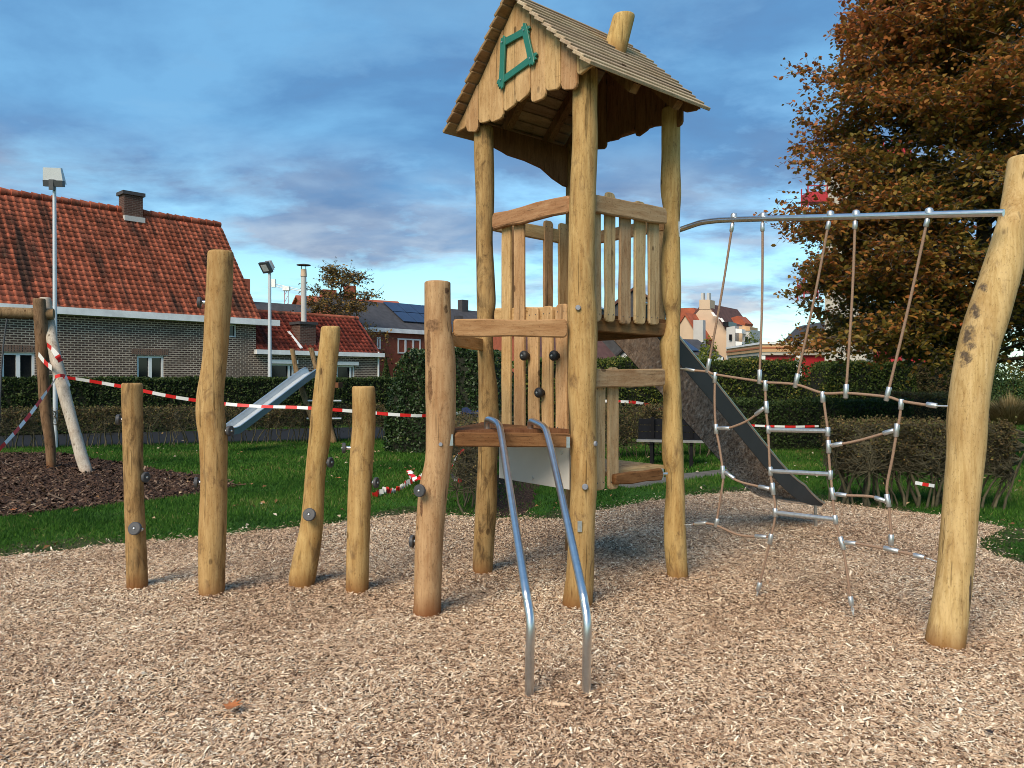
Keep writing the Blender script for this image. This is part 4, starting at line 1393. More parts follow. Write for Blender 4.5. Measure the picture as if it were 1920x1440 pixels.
for k in range(int(LEN / .36)):                       # ridge tiles
    mm = MB(); a = rp_ - W_ * (k * .36) + UP * .02; b = a - W_ * .375
    mm.tube([a, b], [.125, .175], 8); mm.build('ridge_tile', M['tile'], roof_h)
m = MB(); gz = EZ - .28
m.box(HB - W_ * (LEN / 2 - .45) + UP * (EZ - .30) + FRONT * .26, (LEN + 1.0, .30, .26), (W_, FRONT, UP)); m.build('eaves_board', M['white_worn'], house)
# chimney on the ridge
cx = onplane(248, 400, HB + NB * (HD - .25), W_)
m = MB(); tt = (cx - HB).dot(W_); cb_ = HB + W_ * tt + NB * (HD - .1)
m.box(cb_ + UP * (RZ - .02), (.78, .62, 1.35), (W_, NB, UP)); ch_o = m.build('chimney', M['chim_brick'], roof_h); uv_box(ch_o.data)
m = MB(); m.box(cb_ + UP * (RZ + .72), (.94, .78, .15), (W_, NB, UP)); m.build('chimney_cap', M['slate'], ch_o) if False else m.build('chimney_cap', M['slate'], house)
m = MB(); m.box(cb_ + UP * (RZ - .40) - NB * .32, (.86, .26, .22), (W_, NB, UP)); m.build('lead_flashing', M['plaster_grey'], house)

# --- lower annex
AE, AR, AD, AL = 2.96, 4.76, 1.92, 6.66
annex = thing('brick_annex', HB + W_ * 3, 'low dark brick outbuilding with dark red tiled roof and stovepipe chimney', 'house')
ha = hole(508, 552, 682, .9); hb = hole(632, 666, 685, .9)
wall_open('wall', annex, HB, W_, .003, AL, 0, AE, [ha, hb], M['brick'], N=FRONT)
window(annex, HB, W_, FRONT, ha, .08, 0); window(annex, HB, W_, FRONT, hb, .08, 0)
for h in (ha, hb):
    mm = MB(); mm.box(HB + W_ * ((h[0] + h[1]) / 2) + UP * (h[3] + .09) + FRONT * .05, (h[1] - h[0] + .25, .16, .17), (W_, FRONT, UP)); mm.build('shutter_box', M['white_paint'], annex)
    mm = MB(); mm.box(HB + W_ * (h[1] - .25) + UP * ((h[2] + h[3]) / 2) - FRONT * .07, (.1, .05, h[3] - h[2] - .2), (W_, FRONT, UP)); mm.build('casement', M['white_paint'], annex)
m = MB(); p0 = HB + W_ * AL
m.poly([p0, p0 + NB * 2 * AD, p0 + NB * 2 * AD + UP * AE, p0 + NB * AD + UP * (AR - .1), p0 + UP * AE], [(0, 1, 2, 3, 4)])
o = m.build('gable_wall', M['brick'], annex); uv_box(o.data)
S2 = (NB * AD + UP * (AR - AE)).normalized(); N2 = (UP * AD - NB * (AR - AE)).normalized(); sl2 = math.hypot(AD, AR - AE)
e2 = HB + UP * AE + FRONT * .15 - UP * .15 * (AR - AE) / AD
m = MB()
pts = [e2, e2 + W_ * (AL + .15), e2 + W_ * (AL + .15) + S2 * (sl2 + .2), e2 + S2 * (sl2 + .2)]
m.poly(pts + [p - N2 * .08 for p in pts], [(0, 1, 2, 3), (7, 6, 5, 4), (0, 4, 5, 1), (3, 2, 6, 7), (0, 3, 7, 4), (1, 5, 6, 2)])
tp = e2 + S2 * (sl2 + .2); bk = HB + NB * 2 * AD + UP * (AE - .1)
m.poly([tp, tp + W_ * (AL + .15), bk + W_ * (AL + .15), bk], [(0, 1, 2, 3)])
roof_a = m.build('roof', M['tile_dark'], annex)
tile_roof(roof_a, e2, W_, S2, N2, int((AL + .15) / TW), int((sl2 + .2) / TL_), M['tile_dark'], Vector((0, 0, 0)), 0)
m = MB(); m.tube([tp, tp + W_ * (AL + .15)], .12, 8); m.build('ridge_cap', M['tile'], roof_a)
m = MB(); m.box(HB + W_ * (AL / 2 + .05) + UP * (AE - .17) + FRONT * .18, (AL + .35, .26, .2), (W_, FRONT, UP)); m.build('eaves_board', M['white_worn'], annex)
m = MB(); m.tube([HB + W_ * AL + FRONT * .06, HB + W_ * AL + FRONT * .06 + UP * AE], .05, 8); m.build('downpipe', M['white_paint'], annex)
ct = HB + W_ * 2.75 + NB * .55
m = MB(); m.box(ct + UP * 3.5, (.85, .75, 1.36), (W_, NB, UP)); co_ = m.build('chimney', M['chim_brick'], annex); uv_box(co_.data)
m = MB(); m.box(ct + UP * 4.22, (1.0, .9, .12), (W_, NB, UP)); m.build('chimney_cap', M['slate'], co_)
m = MB(); m.tube([ct + UP * 4.25, ct + UP * 6.45], .125, 12); pipe = m.build('stovepipe', M['plaster_grey'], annex)
m = MB(); m.tube([ct + UP * 6.45, ct + UP * 6.8], [.15, .13], 12); m.build('pipe_collar', M['plaster'], pipe)
m = MB(); m.lathe(ct + UP * 6.98, UP, [(0, .33), (.03, .33), (.07, .1)], 14); m.build('rain_cap', M['slate'], pipe)
m = MB(); [m.tube([ct + UP * 6.78 + Vector((dx, 0, 0)), ct + UP * 7.0 + Vector((dx, 0, 0))], .02, 6) for dx in (-.1, .1)]; m.build('cap_stay', M['slate'], pipe)
m = MB(); m.beam(HB + W_ * 2.1 + UP * 3.75 + NB * .9 + N2 * .1, HB + W_ * 2.25 + UP * 2.95 + N2 * .1, .12, .06, N2); m.build('flashing', M['white_worn'], annex)


def gabled(name, label, A, Bp, depth, eave, ridge, wall, roofm, over=.25, chim=(), wins=(), gut=True, group=None):
    """plain gabled house: A-B front wall on the ground, ridge parallel to it"""
    t = thing(name, (A + Bp) / 2, label, 'house', group)
    X = (Bp - A).normalized(); Lh = (Bp - A).length; K = Vector((-X.y, X.x, 0))
    if K.y < 0: K = -K
    m = MB()
    C, D = Bp + K * depth, A + K * depth; hm = K * depth / 2
    hz = UP * eave
    m.poly([A, Bp, Bp + hz, A + hz], [(0, 1, 2, 3)]); m.poly([C, D, D + hz, C + hz], [(0, 1, 2, 3)])
    m.poly([Bp, C, C + hz, Bp + hm + UP * (ridge - .1), Bp + hz], [(0, 1, 2, 3, 4)])
    m.poly([D, A, A + hz, A + hm + UP * (ridge - .1), D + hz], [(0, 1, 2, 3, 4)])
    m.build('wall', M[wall], t)
    m = MB(); kz = (ridge - eave) / (depth / 2)
    for s in (1, -1):
        base = A if s == 1 else D
        a = base - K * s * over + UP * (eave - over * kz) - X * over; b = a + X * (Lh + 2 * over)
        r0 = A + hm + UP * ridge - X * over; r1 = r0 + X * (Lh + 2 * over)
        pts = [a, b, r1, r0]; dn = UP * -.14
        m.poly(pts + [p + dn for p in pts], [(0, 1, 2, 3), (7, 6, 5, 4), (0, 4, 5, 1), (0, 3, 7, 4), (1, 5, 6, 2)])
    r = m.build('roof', M[roofm], t)
    for (tt, w, h, mm_) in chim:
        c = MB(); c.box(A + X * tt + hm + UP * (ridge + h / 2 - .3), (w, w * .8, h + .6), (X, K, UP)); c.build('chimney', M[mm_], r)
    if gut:
        m = MB(); m.box((A + Bp) / 2 + UP * (eave - .22) - K * (over * .7), (Lh + over, .22, .26), (X, K, UP)); m.build('eaves_board', M['white_worn'], t)
    for (a, b, c, d, bars, pane) in wins:
        pa, pb = onplane(a, c, A, X), onplane(b, d, A, X)
        window(t, A, X, -K, ((pa - A).dot(X), (pb - A).dot(X), pb.z, pa.z), .09, bars, pane, recess=-.02)
    return t, X, K, r


# terrace behind the annex
gabled('terrace_house', 'dark roofed house with orange brick chimney behind the low outbuilding', at(440, 710, 50) * Vector((1, 1, 0)).to_4d().to_3d() if False else Vector((-18.0, 50, 0)), Vector((-11.2, 56, 0)), 6, 4.6, 7.0, 'far_brick', 'slate', chim=((1.6, 1.0, 1.5, 'far_brick'),))
tA = Vector((-7.98, 46.5, 0)) - W_ * 2.0
bh, bX, bK, bR = gabled('red_brick_house', 'red brick house with dark roof, solar panels and white three-part window', tA, tA + W_ * 15, 5.6, 4.75, 6.55, 'far_brick', 'slate',
                    wins=((745, 788, 634, 664, 2, 'curtain'), (706, 713, 632, 655, 0, 'glass_dark')), chim=((11.5, .6, .7, 'slate'),))
rsl = (bK * 2.8 + UP * 1.8).normalized(); rnn = (UP * 2.8 - bK * 1.8).normalized()
for i in range(4):
    for j in range(2):
        pb = tA + W_ * (4.3 + i * 1.08) + UP * 4.75 + rsl * (.75 + j * 1.30) + rnn * .09
        m = MB(); m.box(pb + W_ * .5 + rsl * .6, (1.03, 1.22, .04), (W_, rsl, rnn)); m.build('solar_panel', M['solar'], bR)
gabled('orange_roof_house', 'distant house with orange tiled roof above the dark solar roof', Vector((-16.5, 63, 0)), Vector((-9.0, 68, 0)), 6, 6.9, 8.7, 'far_brick', 'tile_far', chim=((2.6, 1.2, .6, 'far_brick'), (4.6, .9, 1.1, 'far_brick')))
tw_, X4, K4, R4 = gabled('gable_brick_house', 'small brown brick house with white gable board seen behind the step post', Vector((-2.6, 44, 0)), Vector((.2, 45.6, 0)), 5, 3.55, 4.9, 'far_brick_brown', 'slate', chim=((.7, .45, .5, 'slate'),))
m = MB(); z0 = onplane(843, 640, Vector((-2.6, 44, 0)), X4, .3)
pts = [onplane(a, b, Vector((-2.6, 44, 0)), X4, .3) for a, b in ((835, 634), (874, 641), (857, 664), (835, 664))]
m.poly(pts + [p + K4 * .1 for p in pts], [(3, 2, 1, 0), (4, 5, 6, 7), (0, 1, 5, 4), (1, 2, 6, 5), (2, 3, 7, 6), (3, 0, 4, 7)]); m.build('gable_board', M['white_paint'], tw_)
gabled('brown_roof_house', 'house with brown tiled roof showing under the tower deck', Vector((1.6, 38, 0)), Vector((6.2, 42.6, 0)), 6.5, 2.2, 5.1, 'far_brick', 'tile_brown')
# dark gable behind the right-hand railing: ridge runs away from the camera
gx = thing('dark_gable_house', (9.6, 60, 0), 'dark pointed gable house behind the right-hand railing slats', 'house')
m = MB(); m.prism([(-2.6, 0), (2.6, 0), (2.6, 6.4), (0, 8.55), (-2.6, 6.4)], Vector((1, 0, 0)), UP, Vector((0, 1, 0)), (9.6, 60, 0), 7); m.build('wall', M['slate'], gx)
m = MB()
for s in (1, -1): m.beam(Vector((9.6, 63.5, 8.75)), Vector((9.6 + s * 3.0, 63.5, 6.27)), 7.4, .15, UP)
m.build('roof', M['tile_brown'], gx)
ph, X5, K5, R5 = gabled('panel_roof_house', 'low house with one bright blue solar roof right of the tower', Vector((8.6, 45, 0)), Vector((12.6, 47, 0)), 4.4, 3.0, 4.1, 'white_worn', 'slate')
rs = (K5 * 2.2 + UP * 1.1).normalized(); rn = (UP * 2.2 - K5 * 1.1).normalized()
for i in range(2):
    m = MB(); pb = Vector((8.6, 45, 0)) + X5 * (1.3 + i * 1.02) + UP * 3.0 + rs * .5 + rn * .1
    m.box(pb + X5 * .5 + rs * .75, (1.0, 1.6, .05), (X5, rs, rn)); m.build('solar_panel', M['solar'], R5)

# --- buff apartment building far right
ap = thing('apartment_building', at(1330, 690, 74) * 1.0, 'buff gabled apartment block with red roofs and balconies beyond the hedge', 'building')
ap.location.z = 0
gdir = Vector((.8, -.6, 0)); rdir = Vector((.6, .8, 0)); aw = at(1322, 575, 72); aw0 = Vector((aw.x, aw.y, 0))
def apx(px, py, off=0): return onplane(px, py, aw0, gdir, off)
def ap_prism(name, pix, mat, depth, off=0, parent=ap):
    P = [apx(a, b, off) for a, b in pix]
    m = MB(); n_ = len(P)
    Q = [p + rdir * depth for p in P]
    m.poly(P + Q, [tuple(range(n_)), tuple(range(2 * n_ - 1, n_ - 1, -1))] + [(i, n_ + i, n_ + (i + 1) % n_, (i + 1) % n_) for i in range(n_)])
    return m.build(name, M[mat], parent)


ap_prism('wall', [(1262, 712), (1262, 640), (1318, 573), (1326, 573), (1376, 640), (1376, 712)], 'plaster', 7.5)
ap_prism('roof', [(1316, 569), (1327, 569), (1380, 641), (1374, 643), (1325, 575), (1318, 575), (1262, 643), (1256, 641)], 'tile_brown', 7.6, -.25)
ap_prism('chimney', [(1311, 580), (1311, 562), (1331, 562), (1331, 580)], 'plaster', 1.2, .05)
for a in (1314, 1325): ap_prism('chimney_pot', [(a, 562), (a, 549), (a + 5, 549), (a + 5, 562)], 'plaster_grey', .4, .04)
ap_prism('wing_wall', [(1255, 712), (1255, 632), (1284, 590), (1312, 632), (1312, 712)], 'plaster', 2.0, 2.2)
ap_prism('wing_roof', [(1250, 636), (1283, 586), (1285, 586), (1317, 636), (1313, 638), (1284, 591), (1254, 638)], 'tile_far', 2.4, 2.35)
ap_prism('wing_back_roof', [(1255, 602), (1262, 578), (1300, 577), (1312, 600)], 'tile_far', 3, -3.5)
ap_prism('shaft', [(1300, 690), (1300, 600), (1318, 600), (1318, 690)], 'plaster_grey', .6, 3.4)
ap_prism('wing_brown_prism', [(1318, 625), (1352, 682), (1322, 682)], 'tile_brown', .8, 1.2)  # brown triangular prism in front of the gable wall
bay = ap_prism('bay_block', [(1362, 712), (1362, 614), (1378, 611), (1378, 712)], 'plaster_grey', 3.2, 2.6)
bay2 = ap_prism('bay_block', [(1392, 712), (1392, 618), (1407, 618), (1407, 712)], 'plaster_grey', 3.0, 2.4)
ap_prism('bay_core', [(1376, 712), (1376, 612), (1394, 612), (1394, 712)], 'plaster', 2.6, 1.6)
ap_prism('bay_roof', [(1370, 596), (1384, 592), (1398, 606), (1396, 611), (1376, 605)], 'tile_far', 2.0, 1.2)
ap_prism('terrace_wall', [(1392, 620), (1392, 610), (1406, 613), (1406, 620)], 'band', 2.0, 2.5)
for (a, b) in ((1379, 624), (1379, 648), (1379, 668)):
    ap_prism('balcony', [(a, b), (a, b - 8), (a + 12, b - 7), (a + 12, b + 1)], 'white_paint', 1.0, 3.4)
for (a, b) in ((1367, 627), (1367, 650), (1397, 631), (1397, 654)):
    ap_prism('window', [(a, b + 11), (a, b), (a + 5, b), (a + 5, b + 11)], 'glass_dark', .1, 2.75)
for (a, b) in ((1333, 586), (1341, 592), (1349, 597)):
    ap_prism('skylight', [(a, b), (a + 4, b - 1), (a + 9, b + 6), (a + 5, b + 7)], 'white_paint', .1, .6)
ap_prism('dormer', [(1356, 612), (1356, 604), (1366, 603), (1366, 612)], 'glass_dark', 2.0, .5)

# --- fire station and drill tower
fs = thing('fire_station', (20.5, 50, 0), 'low flat-roofed building with red doors and tan banded parapet', 'building')
def fx(px, d=50.0): return (px - 960) / F_PX * d
def zz(py, d=50.0): return 1.6 + (HZ - py) / F_PX * d
def fbox(name, px0, px1, y0, y1, mat, dep=8.0, off=0.0, parent=fs, d=50.0):
    m = MB(); m.box(((fx(px0, d) + fx(px1, d)) / 2, d + dep / 2 - off, (zz(y0, d) + max(zz(y1, d), 0)) / 2), (fx(px1, d) - fx(px0, d), dep, zz(y0, d) - max(zz(y1, d), 0)))
    return m.build(name, M[mat], parent)
fbox('wall', 1430, 1800, 662, 760, 'concrete', 8, -.15)
fbox('parapet_band', 1424, 1800, 646, 660, 'band', 8, .30)
fbox('parapet_stripe', 1423, 1800, 651, 654, 'band_red', 8, .33)
fbox('coping', 1422, 1801, 642, 645.9, 'white_worn', 8, .36)
fbox('lintel', 1426, 1800, 660.1, 666, 'concrete', 8, .25)
for a, b in ((1434, 1490), (1502, 1548), (1645, 1690), (1700, 1790)): fbox('door', a, b, 666.2, 760, 'red_door', .2, .05)
for a, b in ((1424, 1433), (1491, 1501)): fbox('column', a, b, 666.2, 760, 'white_worn', .4, .2)
dt = thing('drill_tower', (20.7, 46, 0), 'tall pale concrete tower with red steel platforms behind the autumn tree', 'tower')
m = MB(); m.prism([(0, 0), (2.1, -.9), (3.05, .7), (.95, 1.6)], Vector((1, 0, 0)), Vector((0, 1, 0)), UP, (18.9, 46.5, 0), 14.2); m.build('shaft', M['concrete'], dt)
for (a, b, y0, y1, d) in ((1507, 1533, 523, 556, 45), (1514, 1550, 352, 386, 45), (1655, 1706, 268, 302, 45), (1790, 1830, 545, 575, 45)):
    x0, x1 = fx(a, d), fx(b, d); za, zb = zz(y0, d), zz(y1, d)
    m = MB(); m.box(((x0 + x1) / 2, d + .5, (za + zb) / 2), (x1 - x0, 1.0, (za - zb) * .55)); pl = m.build('platform', M['red_rail'], dt)
    for q in ((x0, d, 0), (x1, d, 0), (x0, d + 1, 0), (x1, d + 1, 0)):
        m = MB(); m.beam(Vector((q[0], q[1], zb - .1)), Vector((q[0], q[1], za + .15)), .06, .06, Vector((0, 1, 0))); m.build('rail_post', M['red_rail'], pl)
    m = MB(); m.beam(Vector((x0, d, za + .1)), Vector((x1, d, za + .1)), .05, .05); m.build('hand_rail', M['red_rail'], pl)
    m = MB(); m.beam(Vector((x0 + .3, d + .5, zb)), Vector((x1 + .8, d + 1.2, zb - 1.5)), .12, .12); m.build('bracket', M['lamp_dark'], pl)
st = thing('steel_stair', (fx(1660, 47), 47, 0), 'red steel stair beside the concrete tower', 'stair')
for a in (1641, 1688):
    m = MB(); m.beam(Vector((fx(a, 47), 47, 0)), Vector((fx(a, 47), 47, zz(600, 47))), .15, .15, Vector((0, 1, 0))); m.build('column', M['red_rail'], st)
for y in (648, 662, 676): 
    m = MB(); m.beam(Vector((fx(1641, 47), 46.9, zz(y, 47))), Vector((fx(1688, 47), 46.9, zz(y, 47))), .12, .14); m.build('landing', M['red_rail'], st)
m = MB(); m.beam(Vector((fx(1643, 47), 47.3, zz(676, 47))), Vector((fx(1686, 47), 47.3, zz(630, 47))), .2, .2); m.build('flight', M['red_rail'], st)
sr = thing('slate_roof_house', (fx(1520, 58), 58, 0), 'distant steep slate roof left of the concrete tower', 'house')
m = MB(); d = 58; m.prism([(fx(1505, d), 0), (fx(1560, d), 0), (fx(1560, d), zz(600, d)), (fx(1548, d), zz(604, d)), (fx(1512, d), zz(641, d)), (fx(1505, d), zz(643, d))], Vector((1, 0, 0)), UP, Vector((0, 1, 0)), (0, d, 0), 6); m.build('roof', M['slate'], sr)
m = MB(); m.box((fx(1508, d), d - .5, zz(655, d)), (1.4, 2, 1.4)); m.build('wall', M['white_worn'], sr)

# --- crane far away
cr = thing('tower_crane', (-62, 210, 0), 'small distant red and white tower crane', 'crane')
def cp(px, py): return at(px, py, 210)
m = MB(); c0 = cp(537, 600); c0.z = 0
for dx in (-.5, .5): m.tube([c0 + Vector((dx, 0, 0)), cp(537, 541) + Vector((dx, 0, 0))], .09, 6)
for k in range(14):
    za = cp(537, 541).z * k / 14; zb = cp(537, 541).z * (k + 1) / 14
    m.tube([Vector((c0.x - .5, 210, za)), Vector((c0.x + .5, 210, zb))], .06, 5)
m.build('mast', M['red_rail'], cr)
m = MB()
for dy in (-2.5, 2.5): m.tube([cp(513, 534 + dy), cp(575, 547 + dy * .4)], .09, 6)
for k in range(10):
    a, b = cp(518 + 5.7 * k, 532 + 1.4 * k), cp(521 + 5.7 * k, 538 + 1.1 * k); m.tube([a, b], .06, 5)
m.build('jib', M['white_worn'], cr)
m = MB(); m.box(cp(513, 531), (1.1, 1, 2.2)); m.build('counterweight', M['white_paint'], cr)
m = MB(); m.box(cp(537, 541), (1.8, 1.2, 1.1)); m.build('cab', M['white_worn'], cr)

# ------------------------------------------------------------------ lamps
def lamp(px, y_top, y_base, d, r, label, face, yaw):
    base = at(px, y_base, d); base.z = 0
    t = thing('floodlight_pole', base, label, 'lamp post')
    top = at(px, y_top, d)
    m = MB(); m.tube([base - UP * .2, base + UP * 1.6, Vector((base.x, base.y, top.z))], [r, r * .9, r * .7], 12); m.build('pole', M['pole'], t)
    c = Vector((base.x, base.y, top.z))
    X = Vector((math.cos(yaw), math.sin(yaw), 0)); Y = Vector((-math.sin(yaw), math.cos(yaw), 0))
    tl = R(face); Z2 = (UP * math.cos(tl) + Y * math.sin(tl)); Y2 = (Y * math.cos(tl) - UP * math.sin(tl))
    s = d / 17.7
    m = MB()
    bx_ = [(-.23, -.05, -.02), (.21, -.05, -.02), (.21, .14, -.02), (-.23, .14, -.02), (-.21, -.03, .34), (.17, -.03, .34), (.17, .07, .34), (-.21, .07, .34)]
    m.poly([c + X * a + Y2 * b + Z2 * cc for a, b, cc in bx_], [(3, 2, 1, 0), (4, 5, 6, 7), (0, 1, 5, 4), (1, 2, 6, 5), (2, 3, 7, 6), (3, 0, 4, 7)])
    hd = m.build('lamp_head', M['lamp_grey'], t)
    return t, c, X, Y2, Z2, hd


t, c, X, Y2, Z2, hd = lamp(104, 343, 842, 17.9, .055, 'tall grey floodlight pole beside the old swing posts', -10, R(8))
m = MB(); m.box(c + X * .03 - Y2 * .10 - Z2 * .02, (.42, .14, .14), (X, Y2, Z2)); m.build('control_box', M['lamp_dark'], t)
m = MB(); m.box(c - Y2 * .12 - UP * .05, (.10, .12, .24), (X, Y2, UP)); m.build('bracket', M['lamp_dark'], t)
t, c, X, Y2, Z2, hd = lamp(506, 506, 760, 31.0, .085, 'slim distant floodlight pole with dark square lamp above the low outbuilding', 35, R(150))
m = MB(); m.box(c + Z2 * .17 + Y2 * .12 + X * .0, (.50, .10, .46), (X, Y2, Z2)); m.build('lamp_face', M['lamp_dark'], hd)
m = MB(); m.box(c + Z2 * .17 + Y2 * .175, (.30, .02, .28), (X, Y2, Z2)); m.build('reflector', M['lamp_grey'], hd)
m = MB(); m.box(c + Z2 * .17 - Y2 * .145, (.36, .02, .34), (X, Y2, Z2)); m.build('reflector', M['lamp_grey'], hd)

# ------------------------------------------------------------------ old swing, old slide, bench
sw = thing('swing_frame', gnd(95, 875), 'weathered wooden swing frame of two crossed posts at the left edge', 'swing')
log_post('post', ground_path([(560, 63, 84, 13.75), (600, 65, 87, 13.8), (650, 68, 90, 13.85), (705, 71, 91, 13.9), (780, 77, 97, 13.95), (830, 85, 103), (872, 88, 104)], 14.0), M['old_wood'], sw, seed=71, seg=14)
log_post('post', ground_path([(558, 75, 94, 14.05), (600, 83, 101, 14.0), (650, 90, 110, 13.8), (720, 105, 127, 13.6), (800, 127, 148, 13.4), (860, 143, 165, 13.3), (888, 151, 172)], 13.2), M['old_grey'], sw, seed=72, seg=14)
a, b = at(101, 589, 13.9), at(-420, 577, 12.6)
m = MB(); m.tube([a, a.lerp(b, .3) + UP * .01, a.lerp(b, .6), b], [.098, .10, .095, .10], 14); m.build('cross_beam', M['old_wood'], sw)
m = MB(); m.tube([at(13, 598, 13.6), at(7, 640, 13.55), at(2, 700, 13.5), at(-3, 850, 13.4)], .014, 6); m.build('chain', M['lamp_dark'], sw)
far_leg = at(-400, 860, 12.6); far_leg.z = 0
m = MB(); m.tube([far_leg, b + UP * .2], [.12, .10], 12); m.build('far_post', M['old_wood'], sw)

osl = thing('old_slide', gnd(600, 838), 'old steel slide on weathered wooden posts behind the climbing posts', 'slide')
T0, T1 = at(578, 704, 19.2), at(434, 812, 16.9)
dn = (T1 - T0).normalized(); sd = dn.cross(UP).normalized()
if sd.y > 0: sd = -sd
nr = sd.cross(dn).normalized()
if nr.z < 0: nr = -nr
pr = [T0 - dn * .35 + UP * -.10, T0 - dn * .05, T0.lerp(T1, .5), T0.lerp(T1, .88), T1 + UP * .02, T1 + dn * .28 + UP * .14]
pr = [Vector(q) for q in catmull([tuple(p) for p in pr], 3)]
for nm, a, b, mt in (('chute', -.21, .21, 'steel'),):
    m = MB(); n = len(pr)
    m.poly([p + sd * a for p in pr] + [p + sd * b for p in pr], [(i, n + i, n + i + 1, i + 1) for i in range(n - 1)], 0, True); m.build(nm, M['old_steel'], osl)
for s in (-1, 1):
    m = MB(); n = len(pr)
    lo = [p + sd * .21 * s - nr * .03 for p in pr]; hi = [p + sd * .23 * s + nr * .13 for p in pr]
    m.poly(lo + hi, [(i, i + 1, n + i + 1, n + i) for i in range(n - 1)], 0, True); wl = m.build('side_wall', M['old_steel_side'] if s == 1 else M['old_steel'], osl)
    m = MB(); m.tube(hi, .016, 6); m.build('rim', M['galv'], wl)
for rows, d, sd_ in (([(654, 543, 552, 19.3), (700, 552, 562, 19.3), (760, 570, 582, 19.1), (832, 596, 608)], 19.0, 81), ([(652, 578, 588, 19.8), (690, 588, 597, 19.8), (760, 604, 614, 19.6), (835, 618, 632)], 19.4, 82)):
    log_post('post', ground_path(rows, d), M['old_wood'], osl, seed=sd_, seg=12)
m = MB(); m.box(at(618, 722, 19.3), (.55, .5, .13)); m.build('top_step', M['board_red'], osl)
for k, y in enumerate((752, 785)):
    m = MB(); m.tube([at(575, y, 19.1), at(640, y, 19.3)], .03, 8); m.build('ladder_rung', M['galv'], osl)

bn = thing('park_bench', gnd(1255, 872), 'dark slatted park bench with grey seat edge behind the tower', 'bench')
BA, BBq = at(1194, 830, 14.3), at(1322, 824, 14.0); BA.z = BBq.z = .45
bx = (BBq - BA).normalized(); by = Vector((-bx.y, bx.x, 0))
for k in range(3):
    c = BA.lerp(BBq, .5) + by * (.36 + .03 * k) + UP * (.08 + .125 * k)
    m = MB(); m.box(c, ((BBq - BA).length, .035, .115), (bx, by, UP)); m.build('back_slat', M['bench'], bn)
for k in range(3):
    c = BA.lerp(BBq, .5) + by * (.0 + .14 * k)
    m = MB(); m.box(c, ((BBq - BA).length, .12, .04), (bx, by, UP)); m.build('seat_slat', M['bench_edge'] if k == 0 else M['bench'], bn)
for t_ in (.22, .80):
    q = BA.lerp(BBq, t_)
    m = MB(); m.beam(q + UP * -.03 + by * .02, q + UP * -.52 - by * .04, .07, .06, bx); m.build('leg', M['bench_frame'], bn)
    m = MB(); m.beam(q + by * .33 + UP * .42, q + by * .34 - UP * .52, .07, .06, bx); m.build('leg', M['bench_frame'], bn)
    m = MB(); m.beam(q + UP * -.04 + by * -.04, q + UP * -.04 + by * .36, .06, .05, UP); m.build('seat_bearer', M['bench_frame'], bn)

# ------------------------------------------------------------------ barrier tape
def tape(pts, label, seed=0, w=.060, stripe=.21, twist=.5, crumple=0.0, first=0):
    rg = random.Random(seed)
    P = [Vector(q) for q in catmull([tuple(p) for p in pts], 24)]
    acc = 0; last = P[0]; ring = []
    ph = rg.uniform(0, 6)
    for i, p in enumerate(P):
        acc += (p - last).length; last = p
        t = (P[min(i + 1, len(P) - 1)] - P[max(i - 1, 0)]).normalized()
        sdv = t.cross(UP); sdv = sdv.normalized() if sdv.length > .1 else Vector((1, 0, 0))
        up = sdv.cross(t).normalized()
        a = twist * (math.sin(acc * 1.1 + ph) + .6 * math.sin(acc * 2.7 + ph * 2))
        v = up * math.cos(a) + sdv * math.sin(a)
        j = Vector((rg.uniform(-1, 1), rg.uniform(-1, 1), rg.uniform(-1, 1))) * crumple
        ring.append((p + v * w / 2 + j, p - v * w / 2 + j, acc))
    m = MB()
    for i in range(len(ring) - 1):
        mi = (int(ring[i][2] / stripe) + first) % 2
        m.poly([ring[i][0], ring[i + 1][0], ring[i + 1][1], ring[i][1]], [(0, 1, 2, 3)], mi, True)
    return m.build('barrier_tape', [M['tape_r'], M['tape_w']], None, org=pts[0], label=label, cat='tape')


tape([at(*p) for p in ((118, 707, 13.45), (160, 713, 13.5), (235, 726, 13.6), (330, 745, 13.8), (420, 757, 14.0), (490, 762, 14.1), (560, 764, 14.2), (650, 770, 14.3), (750, 778, 14.5), (810, 779, 14.7), (872, 773, 15.0))],
     'long red and white tape strung from the swing post past the climbing posts', 1, twist=.35)
tape([at(*p) for p in ((106, 708, 13.4), (80, 745, 12.9), (50, 785, 12.4), (20, 820, 11.9), (-60, 905, 11.0))], 'red and white tape slanting down from the swing post to the left edge', 2, twist=.3, first=1)
tape([at(*p) for p in ((72, 664, 13.7), (85, 680, 13.6), (97, 690, 13.4))], 'short tape end wrapped across the brown swing post', 3, first=1, w=.10, twist=.2, stripe=.2)
tape([at(*p) for p in ((88, 646, 13.5), (98, 655, 13.4), (108, 668, 13.4), (114, 678, 13.45))], 'short tape end wound round the grey swing post', 4, w=.09, twist=.2, stripe=.17)
tape([at(*p) for p in ((103, 707, 13.35), (112, 704, 13.3), (122, 706, 13.4), (127, 716, 13.45), (131, 724, 13.5))], 'red tape knot tied around the grey swing post', 5, w=.06, twist=.3, stripe=.24)
tape([at(*p) for p in ((1080, 752, 16.5), (1135, 752, 16.6), (1165, 753, 16.8), (1195, 755, 17), (1225, 762, 17.2), (1262, 775, 17.5))], 'red and white tape seen through the tower above the bench', 6, twist=.25)
tape([at(*p) for p in ((1395, 797, 14.5), (1440, 799, 14.6), (1490, 800, 14.7), (1535, 799, 14.8))], 'straight tape strip behind the upper rung of the rope net', 7, twist=.12, w=.040)
tape([at(*p) for p in ((872, 840, 9.6), (860, 852, 9.7), (850, 868, 9.8), (846, 884, 9.9), (852, 897, 10.0), (866, 903, 10.0))], 'tape end hanging beside the single step post', 8, twist=.5, stripe=.17, w=.06)
